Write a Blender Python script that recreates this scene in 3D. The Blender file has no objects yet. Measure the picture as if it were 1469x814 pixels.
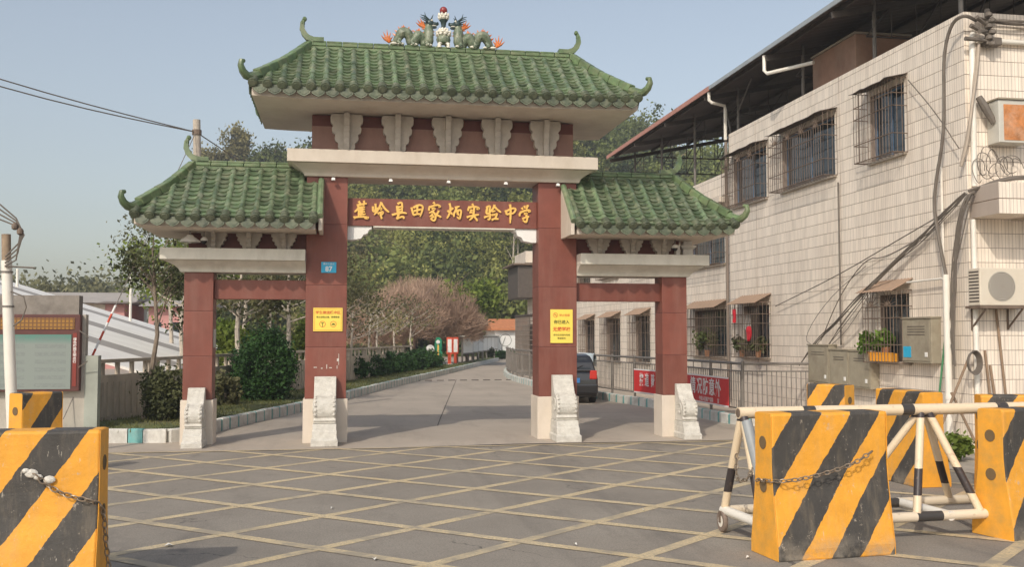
import bpy, math, random
import numpy as np
from mathutils import Vector, Matrix
random.seed(7); rng = np.random.default_rng(11)
R = math.radians
S = bpy.context.scene
COL = S.collection

# ---------------------------------------------------------------- camera, sky, sun, exposure
cam_data = bpy.data.cameras.new('camera'); cam = bpy.data.objects.new('camera', cam_data); COL.objects.link(cam)
cam_data.sensor_width = 36; cam_data.lens = 1420 / 1469 * 36; cam_data.clip_start = 0.1; cam_data.clip_end = 6000
cam.location = (-1.88, -18.89, 2.0); cam.rotation_euler = (R(90 + 3.02), 0, R(-9.6)); S.camera = cam

SUN_TRAVEL = Vector((0.70, 1.10, -1.0)).normalized()
sun_el = math.asin(-SUN_TRAVEL.z); sun_az = math.atan2(-SUN_TRAVEL.x, -SUN_TRAVEL.y)
w = bpy.data.worlds.new('World'); S.world = w; w.use_nodes = True
nt = w.node_tree; bg = nt.nodes['Background']; sky = nt.nodes.new('ShaderNodeTexSky')
sky.sky_type = 'NISHITA'; sky.sun_disc = False; sky.sun_elevation = sun_el; sky.sun_rotation = sun_az % (2 * math.pi)
sky.altitude = 0; sky.air_density = 1.2; sky.dust_density = 2.6; sky.ozone_density = 0.6
hs = nt.nodes.new('ShaderNodeHueSaturation'); hs.inputs['Saturation'].default_value = .66      # thin milky haze
nt.links.new(sky.outputs[0], hs.inputs['Color']); nt.links.new(hs.outputs[0], bg.inputs[0]); bg.inputs[1].default_value = 0.142
sl = bpy.data.lights.new('sun', 'SUN'); sl.energy = 2.35; sl.angle = R(0.9); sl.color = (1.0, 0.91, 0.78)
so = bpy.data.objects.new('sun', sl); COL.objects.link(so); so.location = (-20, -40, 40)
so.rotation_euler = SUN_TRAVEL.to_track_quat('-Z', 'Y').to_euler()
S.view_settings.view_transform = 'Standard'; S.view_settings.look = 'None'; S.view_settings.gamma = 1
S.view_settings.exposure = 0.15
S.cycles.max_bounces = 8; S.cycles.diffuse_bounces = 4; S.cycles.transparent_max_bounces = 8
S.cycles.use_denoising = True

# ---------------------------------------------------------------- helpers
ORG = {}
def tag(o, label=None, cat=None, group=None, kind=None):
    if label: o['label'] = label
    if cat: o['category'] = cat
    if group: o['group'] = group
    if kind: o['kind'] = kind
    return o
def thing(name, loc, label, cat, group=None):
    o = bpy.data.objects.new(name, None); COL.objects.link(o); o.location = loc; o.empty_display_size = 0.2
    ORG[o.name] = Vector(loc); return tag(o, label, cat, group)
def org(o): return ORG.get(o.name, Vector((0, 0, 0))) if o else Vector((0, 0, 0))
def link(name, me, mat=None, parent=None, bevel=0, loc=None, rot=None):
    o = bpy.data.objects.new(name, me); COL.objects.link(o)
    if mat is not None and not me.materials: me.materials.append(mat)
    if parent: o.parent = parent; ORG[o.name] = org(parent)
    if loc is not None:
        o.location = Vector(loc) - org(parent)
    if rot is not None: o.rotation_euler = rot
    if bevel:
        m = o.modifiers.new('bevel', 'BEVEL'); m.width = bevel; m.segments = 2; m.limit_method = 'ANGLE'; m.angle_limit = R(35)
    return o
class MB:
    def __init__(s): s.v = []; s.f = []
    def add(s, vs, fs):
        n = len(s.v); s.v += [tuple(q) for q in vs]; s.f += [tuple(i + n for i in f) for f in fs]; return s
    def box(s, x0, x1, y0, y1, z0, z1):
        return s.add([(x0,y0,z0),(x1,y0,z0),(x1,y1,z0),(x0,y1,z0),(x0,y0,z1),(x1,y0,z1),(x1,y1,z1),(x0,y1,z1)],
            [(0,3,2,1),(4,5,6,7),(0,1,5,4),(1,2,6,5),(2,3,7,6),(3,0,4,7)])
    def loft(s, levels):      # levels: (x0,x1,y0,y1,z)
        vs = []; fs = []
        for x0, x1, y0, y1, z in levels: vs += [(x0,y0,z),(x1,y0,z),(x1,y1,z),(x0,y1,z)]
        n = len(levels)
        for i in range(n - 1):
            for k in range(4): fs.append((4*i+k, 4*i+(k+1)%4, 4*i+4+(k+1)%4, 4*i+4+k))
        fs += [(3,2,1,0), tuple(4*(n-1)+k for k in range(4))]
        return s.add(vs, fs)
    def prism(s, poly, ax, a0, a1):   # ax 0: poly=(y,z); 1: poly=(x,z); 2: poly=(x,y)
        n = len(poly)
        def P(q, a): return (a, q[0], q[1]) if ax == 0 else (q[0], a, q[1]) if ax == 1 else (q[0], q[1], a)
        vs = [P(q, a0) for q in poly] + [P(q, a1) for q in poly]
        fs = [tuple(range(n))[::-1], tuple(range(n, 2*n))] + [(i, (i+1)%n, n+(i+1)%n, n+i) for i in range(n)]
        return s.add(vs, fs)
    def tube(s, pts, r, n=8, cap=True, flat=1.0):
        pts = [Vector(p) for p in pts]; m = len(pts)
        rs = list(r) if hasattr(r, '__len__') else [r] * m
        vs = []; fs = []; prev = None
        for i, p in enumerate(pts):
            d = (pts[min(i+1, m-1)] - pts[max(i-1, 0)])
            if d.length < 1e-9: d = Vector((0, 0, 1))
            d.normalize()
            if prev is None:
                a = Vector((0, 0, 1)) if abs(d.z) < .9 else Vector((1, 0, 0)); u = d.cross(a).normalized()
            else:
                u = prev - d * prev.dot(d); u = u.normalized() if u.length > 1e-6 else d.orthogonal().normalized()
            prev = u; v = d.cross(u)
            for k in range(n):
                t = 2 * math.pi * k / n; vs.append(p + (u * math.cos(t) + v * math.sin(t) * flat) * rs[i])
        for i in range(m - 1):
            for k in range(n): fs.append((i*n+k, i*n+(k+1)%n, (i+1)*n+(k+1)%n, (i+1)*n+k))
        if cap: fs += [tuple(range(n))[::-1], tuple((m-1)*n+k for k in range(n))]
        return s.add(vs, fs)
    def sweep(s, pts, ws, hs, side):    # rectangular section; side = horizontal vector across
        side = Vector(side).normalized(); pts = [Vector(p) for p in pts]; m = len(pts); vs = []; fs = []
        for i, p in enumerate(pts):
            d = (pts[min(i+1, m-1)] - pts[max(i-1, 0)]).normalized(); u = side.cross(d).normalized()
            if (u.z < 0 if i == 0 else u.dot(pu) < 0): u = -u
            pu = u
            w_, h_ = ws[i] / 2, hs[i]
            vs += [p - side*w_, p + side*w_, p + side*w_ + u*h_, p - side*w_ + u*h_]
        for i in range(m - 1):
            for k in range(4): fs.append((4*i+k, 4*i+(k+1)%4, 4*i+4+(k+1)%4, 4*i+4+k))
        fs += [(3,2,1,0), tuple(4*(m-1)+k for k in range(4))]
        return s.add(vs, fs)
    def lathe(s, prof, c, n=16, ax=2):
        vs = []; fs = []; m = len(prof)
        for r, h in prof:
            for k in range(n):
                t = 2*math.pi*k/n; a, b = r*math.cos(t), r*math.sin(t)
                q = (a, b, h) if ax == 2 else (a, h, b) if ax == 1 else (h, a, b)
                vs.append((c[0]+q[0], c[1]+q[1], c[2]+q[2]))
        for i in range(m - 1):
            for k in range(n): fs.append((i*n+k, i*n+(k+1)%n, (i+1)*n+(k+1)%n, (i+1)*n+k))
        fs += [tuple(range(n))[::-1], tuple((m-1)*n+k for k in range(n))]
        return s.add(vs, fs)
    def ball(s, c, r, n=10, m=7):
        rx, ry, rz = r if hasattr(r, '__len__') else (r, r, r)
        prof = [(math.sin(math.pi*i/m), -math.cos(math.pi*i/m)) for i in range(m+1)]
        t = MB().lathe([(max(a, .02), b) for a, b in prof], (0, 0, 0), n)
        return s.add([(c[0]+x*rx, c[1]+y*ry, c[2]+z*rz) for x, y, z in t.v], t.f)
    def mesh(s, name, mat, o=Vector((0, 0, 0)), smooth=False):
        me = bpy.data.meshes.new(name); me.from_pydata([(x-o.x, y-o.y, z-o.z) for x, y, z in s.v], [], s.f)
        if mat: me.materials.append(mat)
        me.validate(); 
        import bmesh
        bm = bmesh.new(); bm.from_mesh(me); bmesh.ops.recalc_face_normals(bm, faces=bm.faces); bm.to_mesh(me); bm.free()
        if smooth:
            me.shade_smooth()
            try: me.set_sharp_from_angle(angle=R(40))
            except Exception: pass
        return me
    def build(s, name, mat, parent=None, smooth=False, bevel=0):
        return link(name, s.mesh(name, mat, org(parent), smooth), None, parent, bevel)
def arr_mesh(name, verts, faces_per, mat):      # fast quad / tri soup: verts (n*k,3)
    me = bpy.data.meshes.new(name); nv = len(verts); nf = nv // faces_per
    me.vertices.add(nv); me.vertices.foreach_set('co', np.asarray(verts, np.float32).ravel())
    me.loops.add(nv); me.loops.foreach_set('vertex_index', np.arange(nv, dtype=np.int32))
    me.polygons.add(nf); me.polygons.foreach_set('loop_start', np.arange(0, nv, faces_per, dtype=np.int32))
    try: me.polygons.foreach_set('loop_total', np.full(nf, faces_per, np.int32))
    except Exception: pass
    me.update(calc_edges=True); me.validate()
    if mat: me.materials.append(mat)
    return me
def text(body, size, mat, parent, loc, rot, name='lettering', ex=0.004, sx=1.0, bold=0.0, align='CENTER', shear=0):
    c = bpy.data.curves.new('lettering', 'FONT'); c.body = body; c.size = size; c.extrude = ex; c.align_x = align; c.align_y = 'CENTER'
    c.offset = bold; c.resolution_u = 3; c.shear = shear
    o = bpy.data.objects.new('lettering', c); COL.objects.link(o)
    bpy.context.view_layer.update()
    me = bpy.data.meshes.new_from_object(o.evaluated_get(bpy.context.evaluated_depsgraph_get()))
    bpy.data.objects.remove(o); bpy.data.curves.remove(c)
    if sx != 1: me.transform(Matrix.Diagonal((sx, 1, 1, 1)))
    me.materials.clear(); me.materials.append(mat)
    return link(name, me, None, parent, loc=loc, rot=rot)
ROT_FRONT = (R(90), 0, 0)             # text facing -Y
ROT_WEST = (R(90), 0, R(-90))         # text facing -X

# ---------------------------------------------------------------- materials
MATS = {}
def nodes(name):
    m = bpy.data.materials.new(name); m.use_nodes = True; n = m.node_tree
    return m, n, n.nodes['Principled BSDF']
def noise(n, scale, detail=4, rough=.6, vec=None, stretch=None):
    t = n.nodes.new('ShaderNodeTexNoise'); t.inputs['Scale'].default_value = scale; t.inputs['Detail'].default_value = detail; t.inputs['Roughness'].default_value = rough
    if vec is None:
        tc = n.nodes.new('ShaderNodeTexCoord'); vec = tc.outputs['Object']
    if stretch:
        mp = n.nodes.new('ShaderNodeMapping'); mp.inputs['Scale'].default_value = stretch; n.links.new(vec, mp.inputs[0]); vec = mp.outputs[0]
    n.links.new(vec, t.inputs['Vector']); return t.outputs['Fac']
def ramp(n, fac, p0, p1, c0=(0, 0, 0), c1=(1, 1, 1)):
    r = n.nodes.new('ShaderNodeValToRGB'); e = r.color_ramp.elements
    e[0].position = p0; e[1].position = p1; e[0].color = (*c0, 1); e[1].color = (*c1, 1)
    n.links.new(fac, r.inputs[0]); return r.outputs[0]
def mix(n, fac, a, b, mode='MIX'):
    x = n.nodes.new('ShaderNodeMix'); x.data_type = 'RGBA'; x.blend_type = mode
    for sock, val in ((x.inputs['Factor'], fac), (x.inputs[6], a), (x.inputs[7], b)):
        if isinstance(val, (int, float)): sock.default_value = val
        elif isinstance(val, tuple): sock.default_value = (*val[:3], 1)
        else: n.links.new(val, sock)
    return x.outputs[2]
def math_(n, op, a, b=0.0, c=None):
    x = n.nodes.new('ShaderNodeMath'); x.operation = op
    for i, val in enumerate((a, b) if c is None else (a, b, c)):
        if isinstance(val, (int, float)): x.inputs[i].default_value = val
        else: n.links.new(val, x.inputs[i])
    return x.outputs[0]
def rvec(n):      # object coordinates shifted by a random amount per object
    tc = n.nodes.new('ShaderNodeTexCoord'); oi = n.nodes.new('ShaderNodeObjectInfo'); va = n.nodes.new('ShaderNodeVectorMath'); va.operation = 'MULTIPLY_ADD'
    cmb = n.nodes.new('ShaderNodeCombineXYZ')
    for i in range(3): n.links.new(oi.outputs['Random'], cmb.inputs[i])
    va.inputs[1].default_value = (37, 53, 71); n.links.new(cmb.outputs[0], va.inputs[0]); n.links.new(tc.outputs['Object'], va.inputs[2])
    return va.outputs[0], oi.outputs['Random'], tc.outputs['Object']
def M(name, col, rough=.75, var=.12, scale=2.5, bump=.0, bscale=30, metal=0, dirt=None, damt=.35, dscale=1.2, dstretch=(1, 1, 1), rand=0.0, spec=.5, coat=0):
    if name in MATS: return MATS[name]
    m, n, b = nodes(name); vec, rnd, obj = rvec(n)
    f = noise(n, scale, 5, .65, vec)
    lo = tuple(c * (1 - var) for c in col); hi = tuple(min(1, c * (1 + var)) for c in col)
    c = ramp(n, f, .3, .7, lo, hi)
    if rand:
        g = math_(n, 'MULTIPLY_ADD', rnd, 2 * rand, 1 - rand)
        cc = n.nodes.new('ShaderNodeCombineColor')
        for i in range(3): n.links.new(g, cc.inputs[i])
        c = mix(n, 1.0, c, cc.outputs[0], 'MULTIPLY')
    if dirt:
        d = noise(n, dscale, 6, .7, vec, dstretch); d = ramp(n, d, .45, .75)
        d = math_(n, 'MULTIPLY', d, damt); c = mix(n, d, c, dirt)
    n.links.new(c, b.inputs['Base Color']); b.inputs['Roughness'].default_value = rough; b.inputs['Metallic'].default_value = metal
    b.inputs['Specular IOR Level'].default_value = spec
    if coat: b.inputs['Coat Weight'].default_value = coat; b.inputs['Coat Roughness'].default_value = .15
    if bump:
        bp = n.nodes.new('ShaderNodeBump'); bp.inputs['Strength'].default_value = bump; bp.inputs['Distance'].default_value = .02
        n.links.new(noise(n, bscale, 4, .6, vec), bp.inputs['Height']); n.links.new(bp.outputs[0], b.inputs['Normal'])
    MATS[name] = m; return m
def leafmat(name, c0, c1, trans=.25, nscale=.35):
    m, n, b = nodes(name); g = n.nodes.new('ShaderNodeNewGeometry')
    vec, rnd, obj = rvec(n)
    f = mix(n, .66, g.outputs['Random Per Island'], ramp(n, noise(n, nscale, 4, .6, vec), .36, .64))
    c = ramp(n, f, .12, .85, c0, c1)
    n.links.new(c, b.inputs['Base Color']); b.inputs['Roughness'].default_value = .6; b.inputs['Specular IOR Level'].default_value = .25
    tr = n.nodes.new('ShaderNodeBsdfTranslucent'); n.links.new(c, tr.inputs[0])
    ms = n.nodes.new('ShaderNodeMixShader'); ms.inputs[0].default_value = trans
    n.links.new(b.outputs[0], ms.inputs[1]); n.links.new(tr.outputs[0], ms.inputs[2]); n.links.new(ms.outputs[0], n.nodes['Material Output'].inputs[0])
    MATS[name] = m; return m
def tilewall(name, axis, col=(.87, .775, .665)):
    # glazed strip tiles: the rows are geometry, the 65 mm upright joints are in the glaze
    m, n, b = nodes(name); tc = n.nodes.new('ShaderNodeTexCoord'); sp = n.nodes.new('ShaderNodeSeparateXYZ'); n.links.new(tc.outputs['Object'], sp.inputs[0])
    u = math_(n, 'DIVIDE', sp.outputs[axis], .066); fr = math_(n, 'FRACT', u); fl = math_(n, 'FLOOR', u); row = math_(n, 'FLOOR', math_(n, 'DIVIDE', sp.outputs[2], .25))
    wn = n.nodes.new('ShaderNodeTexWhiteNoise'); wn.noise_dimensions = '2D'; cb = n.nodes.new('ShaderNodeCombineXYZ')
    n.links.new(fl, cb.inputs[0]); n.links.new(row, cb.inputs[1]); n.links.new(cb.outputs[0], wn.inputs['Vector'])
    c = mix(n, wn.outputs['Value'], tuple(a * .9 for a in col), tuple(min(1, a * 1.09) for a in col))
    st = ramp(n, noise(n, 1.0, 6, .7, None, (1.3, 1.3, .28)), .42, .8); c = mix(n, math_(n, 'MULTIPLY', st, .35), c, (.46, .36, .27))
    gr = ramp(n, noise(n, 5.0, 5, .7, None, (1.0, 1.0, .15)), .5, .85); c = mix(n, math_(n, 'MULTIPLY', gr, .3), c, (.30, .22, .16))
    j = math_(n, 'LESS_THAN', math_(n, 'ABSOLUTE', math_(n, 'SUBTRACT', fr, .5)), .06); c = mix(n, math_(n, 'MULTIPLY', j, .7), c, (.30, .23, .19))
    n.links.new(c, b.inputs['Base Color']); b.inputs['Roughness'].default_value = .45; b.inputs['Specular IOR Level'].default_value = .35
    bp = n.nodes.new('ShaderNodeBump'); bp.inputs['Strength'].default_value = .5; bp.inputs['Distance'].default_value = .004
    n.links.new(math_(n, 'SUBTRACT', 1.0, j), bp.inputs['Height']); n.links.new(bp.outputs[0], b.inputs['Normal'])
    MATS[name] = m; return m
def stripes(name, c0, c1, period, slope, duty=.5, axis=0, wear=(.5, .42, .33), rough=.6, off=0.0):
    m, n, b = nodes(name); vec, rnd, obj = rvec(n); sp = n.nodes.new('ShaderNodeSeparateXYZ'); n.links.new(obj, sp.inputs[0])
    wob = math_(n, 'MULTIPLY', math_(n, 'SUBTRACT', noise(n, 9, 3, .6, vec), .5), .05)
    u = math_(n, 'ADD', math_(n, 'SUBTRACT', sp.outputs[axis], math_(n, 'MULTIPLY', sp.outputs[2], slope)), wob)
    fr = math_(n, 'FRACT', math_(n, 'DIVIDE', math_(n, 'ADD', u, 40 * period + off), period)); k = math_(n, 'LESS_THAN', fr, duty)
    f = noise(n, 6, 5, .7, vec)
    ca = ramp(n, f, .3, .7, tuple(a * .86 for a in c0), tuple(min(1, a * 1.08) for a in c0)); cb = ramp(n, f, .3, .7, tuple(a * .8 for a in c1), tuple(a * 1.25 for a in c1))
    c = mix(n, k, ca, cb)
    d = ramp(n, noise(n, 11, 8, .8, vec), .60, .66); c = mix(n, math_(n, 'MULTIPLY', d, .7), c, wear)
    d = ramp(n, noise(n, 30, 4, .8, vec, (1, 1, .25)), .64, .70); c = mix(n, math_(n, 'MULTIPLY', d, .6), c, (.62, .56, .47))
    lo = ramp(n, sp.outputs[2], .0, .22, (1, 1, 1), (0, 0, 0)); d2 = math_(n, 'MULTIPLY', lo, math_(n, 'MULTIPLY', ramp(n, noise(n, 5, 6, .7, vec), .4, .6), .8)); c = mix(n, d2, c, (.30, .26, .21))
    s2 = ramp(n, noise(n, 3, 6, .7, vec, (3, 3, .5)), .5, .8); c = mix(n, math_(n, 'MULTIPLY', s2, .3), c, (.42, .33, .22))
    n.links.new(c, b.inputs['Base Color']); b.inputs['Roughness'].default_value = rough
    bp = n.nodes.new('ShaderNodeBump'); bp.inputs['Strength'].default_value = .55; bp.inputs['Distance'].default_value = .012
    n.links.new(noise(n, 28, 6, .75, vec), bp.inputs['Height']); n.links.new(bp.outputs[0], b.inputs['Normal'])
    MATS[name] = m; return m
def bands(name, c0, c1, axis, period, duty, off=0.0):
    m, n, b = nodes(name); vec, rnd, obj = rvec(n); sp = n.nodes.new('ShaderNodeSeparateXYZ'); n.links.new(obj, sp.inputs[0])
    fr = math_(n, 'FRACT', math_(n, 'DIVIDE', math_(n, 'ADD', sp.outputs[axis], 40 * period + off), period)); k = math_(n, 'LESS_THAN', fr, duty)
    c = mix(n, k, c0, c1); d = ramp(n, noise(n, 12, 6, .75, vec), .58, .72); c = mix(n, math_(n, 'MULTIPLY', d, .6), c, (.30, .20, .12))
    n.links.new(c, b.inputs['Base Color']); b.inputs['Roughness'].default_value = .45; MATS[name] = m; return m

GREEN = M('glazed_green', (.105, .152, .082), .30, .45, 6, .2, 30, dirt=(.34, .335, .235), damt=.75, dscale=5, rand=.42)
GREENB = M('glazed_green_underlay', (.022, .04, .02), .7, .3, 5)
GRIDGE = M('glazed_green_ridge', (.11, .165, .075), .38, .35, 7, .2, 30, dirt=(.28, .26, .16), damt=.6, dscale=3, rand=.2)
GCAP = M('glazed_green_eave', (.085, .105, .062), .5, .3, 9, .2, 35, dirt=(.19, .175, .125), damt=.6, dscale=9, rand=.25)
MAROON = M('maroon_cladding', (.190, .056, .038), .5, .12, 3, .06, 60, dirt=(.25, .12, .092), damt=.6, dscale=2.2, dstretch=(1.6, 1.6, .22), rand=.10)
MAROON_D = M('maroon_dark', (.13, .042, .036), .6, .15, 3, .05, 40)
MAROON_F = M('maroon_frieze_pale', (.27, .15, .12), .7, .12, 3, .05, 40, dirt=(.4, .28, .23), damt=.4, dstretch=(1, 1, .3))
CREAM = M('cream_plaster', (.635, .56, .475), .7, .06, 2, .05, 40, dirt=(.42, .34, .25), damt=.45, dscale=2.0, dstretch=(1, 1, .4))
CREAMG = M('grey_cream_plaster', (.66, .63, .55), .75, .08, 2, .05, 40, dirt=(.36, .33, .27), damt=.5, dscale=2.5, dstretch=(1, 1, .3))
SOFFIT = M('soffit_paint', (.60, .53, .45), .8, .06, 2, .04, 30, dirt=(.4, .33, .26), damt=.4)
STONE = M('pale_carved_stone', (.60, .575, .52), .75, .12, 9, .9, 28, dirt=(.36, .33, .28), damt=.55, dscale=8)
BRACK = M('bracket_plaster', (.50, .45, .39), .8, .1, 5, .1, 40, dirt=(.30, .26, .22), damt=.5, dscale=3)
GOLD = M('gold_paint', (.83, .50, .12), .38, .1, 8)
YELLOW = M('sign_yellow', (.86, .66, .10), .45, .04, 4, dirt=(.75, .6, .2), damt=.3)
RED = M('sign_red', (.62, .08, .03), .5, .05, 4); INK = M('sign_ink', (.10, .11, .02), .5, .05, 4); CYAN = M('plate_cyan', (.03, .42, .68), .4, .05, 4)
WHITE = M('white_paint', (.80, .79, .76), .5, .05, 3)
CONC = M('grey_concrete', (.44, .38, .31), .85, .15, 2.5, .3, 30, dirt=(.20, .17, .13), damt=.6, dscale=1.5, dstretch=(1, 1, .4))
STEEL = M('galvanised_steel', (.20, .18, .16), .55, .2, 6, metal=.2)
DARKSTEEL = M('brown_dark_steel', (.085, .07, .06), .6, .2, 6)
RUST = M('rusty_bars', (.16, .115, .085), .7, .3, 8)
BLACK = M('black_rubber', (.03, .03, .032), .6, .2, 6)
CABLE = M('weathered_cable', (.145, .122, .10), .6, .2, 6)
PVC = M('white_pvc', (.80, .76, .68), .4, .05, 3, dirt=(.5, .42, .33), damt=.4, dscale=3)
BARK = M('grey_bark', (.24, .19, .145), .9, .25, 8, .5, 25)
BARKP = M('pale_bark', (.46, .40, .33), .9, .2, 6, .4, 25)
# ---------------------------------------------------------------- ground, street, driveway
def sheet(name, poly, z, mat, kind='structure', parent=None):
    b = MB(); b.add([(x, y, z) for x, y in poly], [tuple(range(len(poly)))])
    o = b.build(name, mat, parent)
    if kind and parent is None: o['kind'] = kind
    return o
def asphalt():
    m, n, b = nodes('dusty_asphalt')
    c = ramp(n, noise(n, .45, 5, .6), .3, .7, (.26, .226, .186), (.38, .335, .278))
    c = mix(n, math_(n, 'MULTIPLY', ramp(n, noise(n, 160, 3, .8), .35, .75), .55), c, (.13, .118, .104))
    c = mix(n, math_(n, 'MULTIPLY', ramp(n, noise(n, 220, 2, .8), .62, .72), .5), c, (.36, .33, .29))
    st = ramp(n, noise(n, .8, 6, .75, None, (1, .35, 1)), .54, .68); c = mix(n, math_(n, 'MULTIPLY', st, .5), c, (.11, .10, .09))
    c = mix(n, math_(n, 'MULTIPLY', ramp(n, noise(n, 48, 4, .85), .46, .62), .62), c, (.125, .113, .098))
    c = mix(n, math_(n, 'MULTIPLY', ramp(n, noise(n, 75, 3, .85), .58, .68), .7), c, (.46, .42, .36))
    st = ramp(n, noise(n, 7, 6, .8), .52, .72); c = mix(n, math_(n, 'MULTIPLY', st, .4), c, (.14, .126, .11))
    st = ramp(n, noise(n, .6, 6, .75, None, (.3, 1.2, 1)), .6, .75); c = mix(n, math_(n, 'MULTIPLY', st, .3), c, (.30, .265, .22))
    wv = n.nodes.new('ShaderNodeTexVoronoi'); wv.feature = 'DISTANCE_TO_EDGE'; wv.inputs['Scale'].default_value = .55
    tcx = n.nodes.new('ShaderNodeTexCoord'); wob = n.nodes.new('ShaderNodeVectorMath'); wob.operation = 'MULTIPLY_ADD'; nz = n.nodes.new('ShaderNodeTexNoise'); nz.inputs['Scale'].default_value = 2.2; nz.inputs['Detail'].default_value = 5
    n.links.new(tcx.outputs['Object'], nz.inputs['Vector']); n.links.new(nz.outputs['Color'], wob.inputs[0]); wob.inputs[1].default_value = (.7, .7, 0); n.links.new(tcx.outputs['Object'], wob.inputs[2]); n.links.new(wob.outputs[0], wv.inputs['Vector'])
    crk = math_(n, 'MULTIPLY', math_(n, 'LESS_THAN', wv.outputs['Distance'], .0045), ramp(n, noise(n, .35, 3, .5), .52, .60)); c = mix(n, math_(n, 'MULTIPLY', crk, .7), c, (.06, .055, .05))
    ty = ramp(n, noise(n, .5, 4, .6, None, (2.2, .12, 1)), .58, .70); c = mix(n, math_(n, 'MULTIPLY', ty, .35), c, (.10, .092, .085))
    oil = ramp(n, noise(n, 1.6, 3, .5), .70, .78); c = mix(n, math_(n, 'MULTIPLY', oil, .55), c, (.075, .07, .065))
    n.links.new(c, b.inputs['Base Color']); b.inputs['Roughness'].default_value = .88
    bp = n.nodes.new('ShaderNodeBump'); bp.inputs['Strength'].default_value = .5; bp.inputs['Distance'].default_value = .006
    n.links.new(noise(n, 140, 3, .7), bp.inputs['Height']); n.links.new(bp.outputs[0], b.inputs['Normal']); return m
def paintline():
    m, n, b = nodes('worn_yellow_road_paint')
    c = ramp(n, noise(n, 1.2, 5, .7), .3, .7, (.58, .45, .25), (.71, .57, .35))
    w1 = ramp(n, noise(n, 34, 6, .85), .45, .60); w2 = ramp(n, noise(n, 1.5, 5, .75), .44, .60)
    c = mix(n, math_(n, 'MULTIPLY', math_(n, 'MAXIMUM', w1, w2), .78), c, (.25, .225, .19))
    n.links.new(c, b.inputs['Base Color']); b.inputs['Roughness'].default_value = .8; return m
def drive():
    m, n, b = nodes('driveway_concrete')
    c = ramp(n, noise(n, .35, 5, .6), .3, .7, (.36, .305, .25), (.46, .395, .325))
    st = ramp(n, noise(n, .9, 6, .75, None, (1.3, .25, 1)), .5, .72); c = mix(n, math_(n, 'MULTIPLY', st, .45), c, (.21, .175, .14))
    c = mix(n, math_(n, 'MULTIPLY', ramp(n, noise(n, 90, 3, .8), .5, .8), .3), c, (.2, .17, .14))
    n.links.new(c, b.inputs['Base Color']); b.inputs['Roughness'].default_value = .82
    bp = n.nodes.new('ShaderNodeBump'); bp.inputs['Strength'].default_value = .25; bp.inputs['Distance'].default_value = .006
    n.links.new(noise(n, 70, 3, .7), bp.inputs['Height']); n.links.new(bp.outputs[0], b.inputs['Normal']); return m
EARTH = M('dry_earth', (.17, .14, .09), .95, .3, .6, .3, 8, dirt=(.10, .13, .05), damt=.6)
ASPH = asphalt(); DRIVE = drive(); PAINT = paintline()
sheet('ground', [(-3000, -3000), (3000, -3000), (3000, 3000), (-3000, 3000)], -.05, EARTH)
street = sheet('street', [(-70, -60), (70, -60), (70, -.85), (-70, -.85)], 0, ASPH)
driveway = sheet('driveway', [(-16, -.9), (-1, -1.0), (1, -.78), (16, -.85), (16, 75), (-16, 75)], .004, DRIVE)
sheet('pavement', [(6.3, -.9), (6.9, -3.2), (7.2, -7.5), (20, -7.5), (20, 3), (6.3, 3)], .009, M('apron_concrete', (.40, .345, .28), .85, .15, 1.5, .3, 40, dirt=(.22, .19, .15), damt=.6))
def clipline(px, py, dx, dy, x0, x1, y0, y1):
    t0, t1 = -1e9, 1e9
    for p, d, a, b in ((px, dx, x0, x1), (py, dy, y0, y1)):
        ta, tb = (a - p) / d, (b - p) / d
        t0 = max(t0, min(ta, tb)); t1 = min(t1, max(ta, tb))
    return (t0, t1) if t1 > t0 else None
for fam, (dx, dy) in enumerate(((.96, .84), (.96, -.84))):
    b = MB(); L = math.hypot(dx, dy); nx, ny = -dy / L * .070, dx / L * .070
    for i in range(-22, 23):
        px, py = -.18 + 1.92 * i, -5.96; r = clipline(px, py, dx, dy, -15, 7.2, -17.5, -1.0)
        if not r: continue
        a = (px + dx * r[0], py + dy * r[0]); c = (px + dx * r[1], py + dy * r[1]); z = .003 + .003 * fam
        b.add([(a[0]-nx, a[1]-ny, z), (c[0]-nx, c[1]-ny, z), (c[0]+nx, c[1]+ny, z), (a[0]+nx, a[1]+ny, z)], [(0, 1, 2, 3)])
    b.build('painted_line', PAINT, street)
b = MB(); b.add([(-15, -1.10, .009), (-1, -1.13, .009), (7.2, -1.02, .009), (7.2, -.93, .009), (-1, -1.04, .009), (-15, -1.0, .009)], [(0, 1, 4, 5), (1, 2, 3, 4)]); b.build('painted_line', PAINT, street)
JOINT = M('joint_tar', (.075, .065, .055), .9, .3, 6)
b = MB()
def strip(b, pts, wd, z):
    for (x0, y0), (x1, y1) in zip(pts, pts[1:]):
        L = math.hypot(x1-x0, y1-y0); nx, ny = -(y1-y0)/L*wd/2, (x1-x0)/L*wd/2
        b.add([(x0-nx, y0-ny, z), (x1-nx, y1-ny, z), (x1+nx, y1+ny, z), (x0+nx, y0+ny, z)], [(0, 1, 2, 3)])
strip(b, [(.17, 3.1), (.45, 5.3), (3.18, 26.2)], .02, .009); b.build('expansion_joint', JOINT, driveway)
b = MB(); strip(b, [(-4.4, 6.2), (6.3, 6.0)], .02, .009); strip(b, [(-2.0, 14.0), (5.9, 13.8)], .02, .009); b.build('expansion_joint', JOINT, driveway)
b = MB()
for i in range(22):
    x = .1 + i * .26
    if i % 2 == 0: b.box(x, x + .3, 25.0, 25.22, .0, .03)
b.build('speed_hump', JOINT, driveway)
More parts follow.
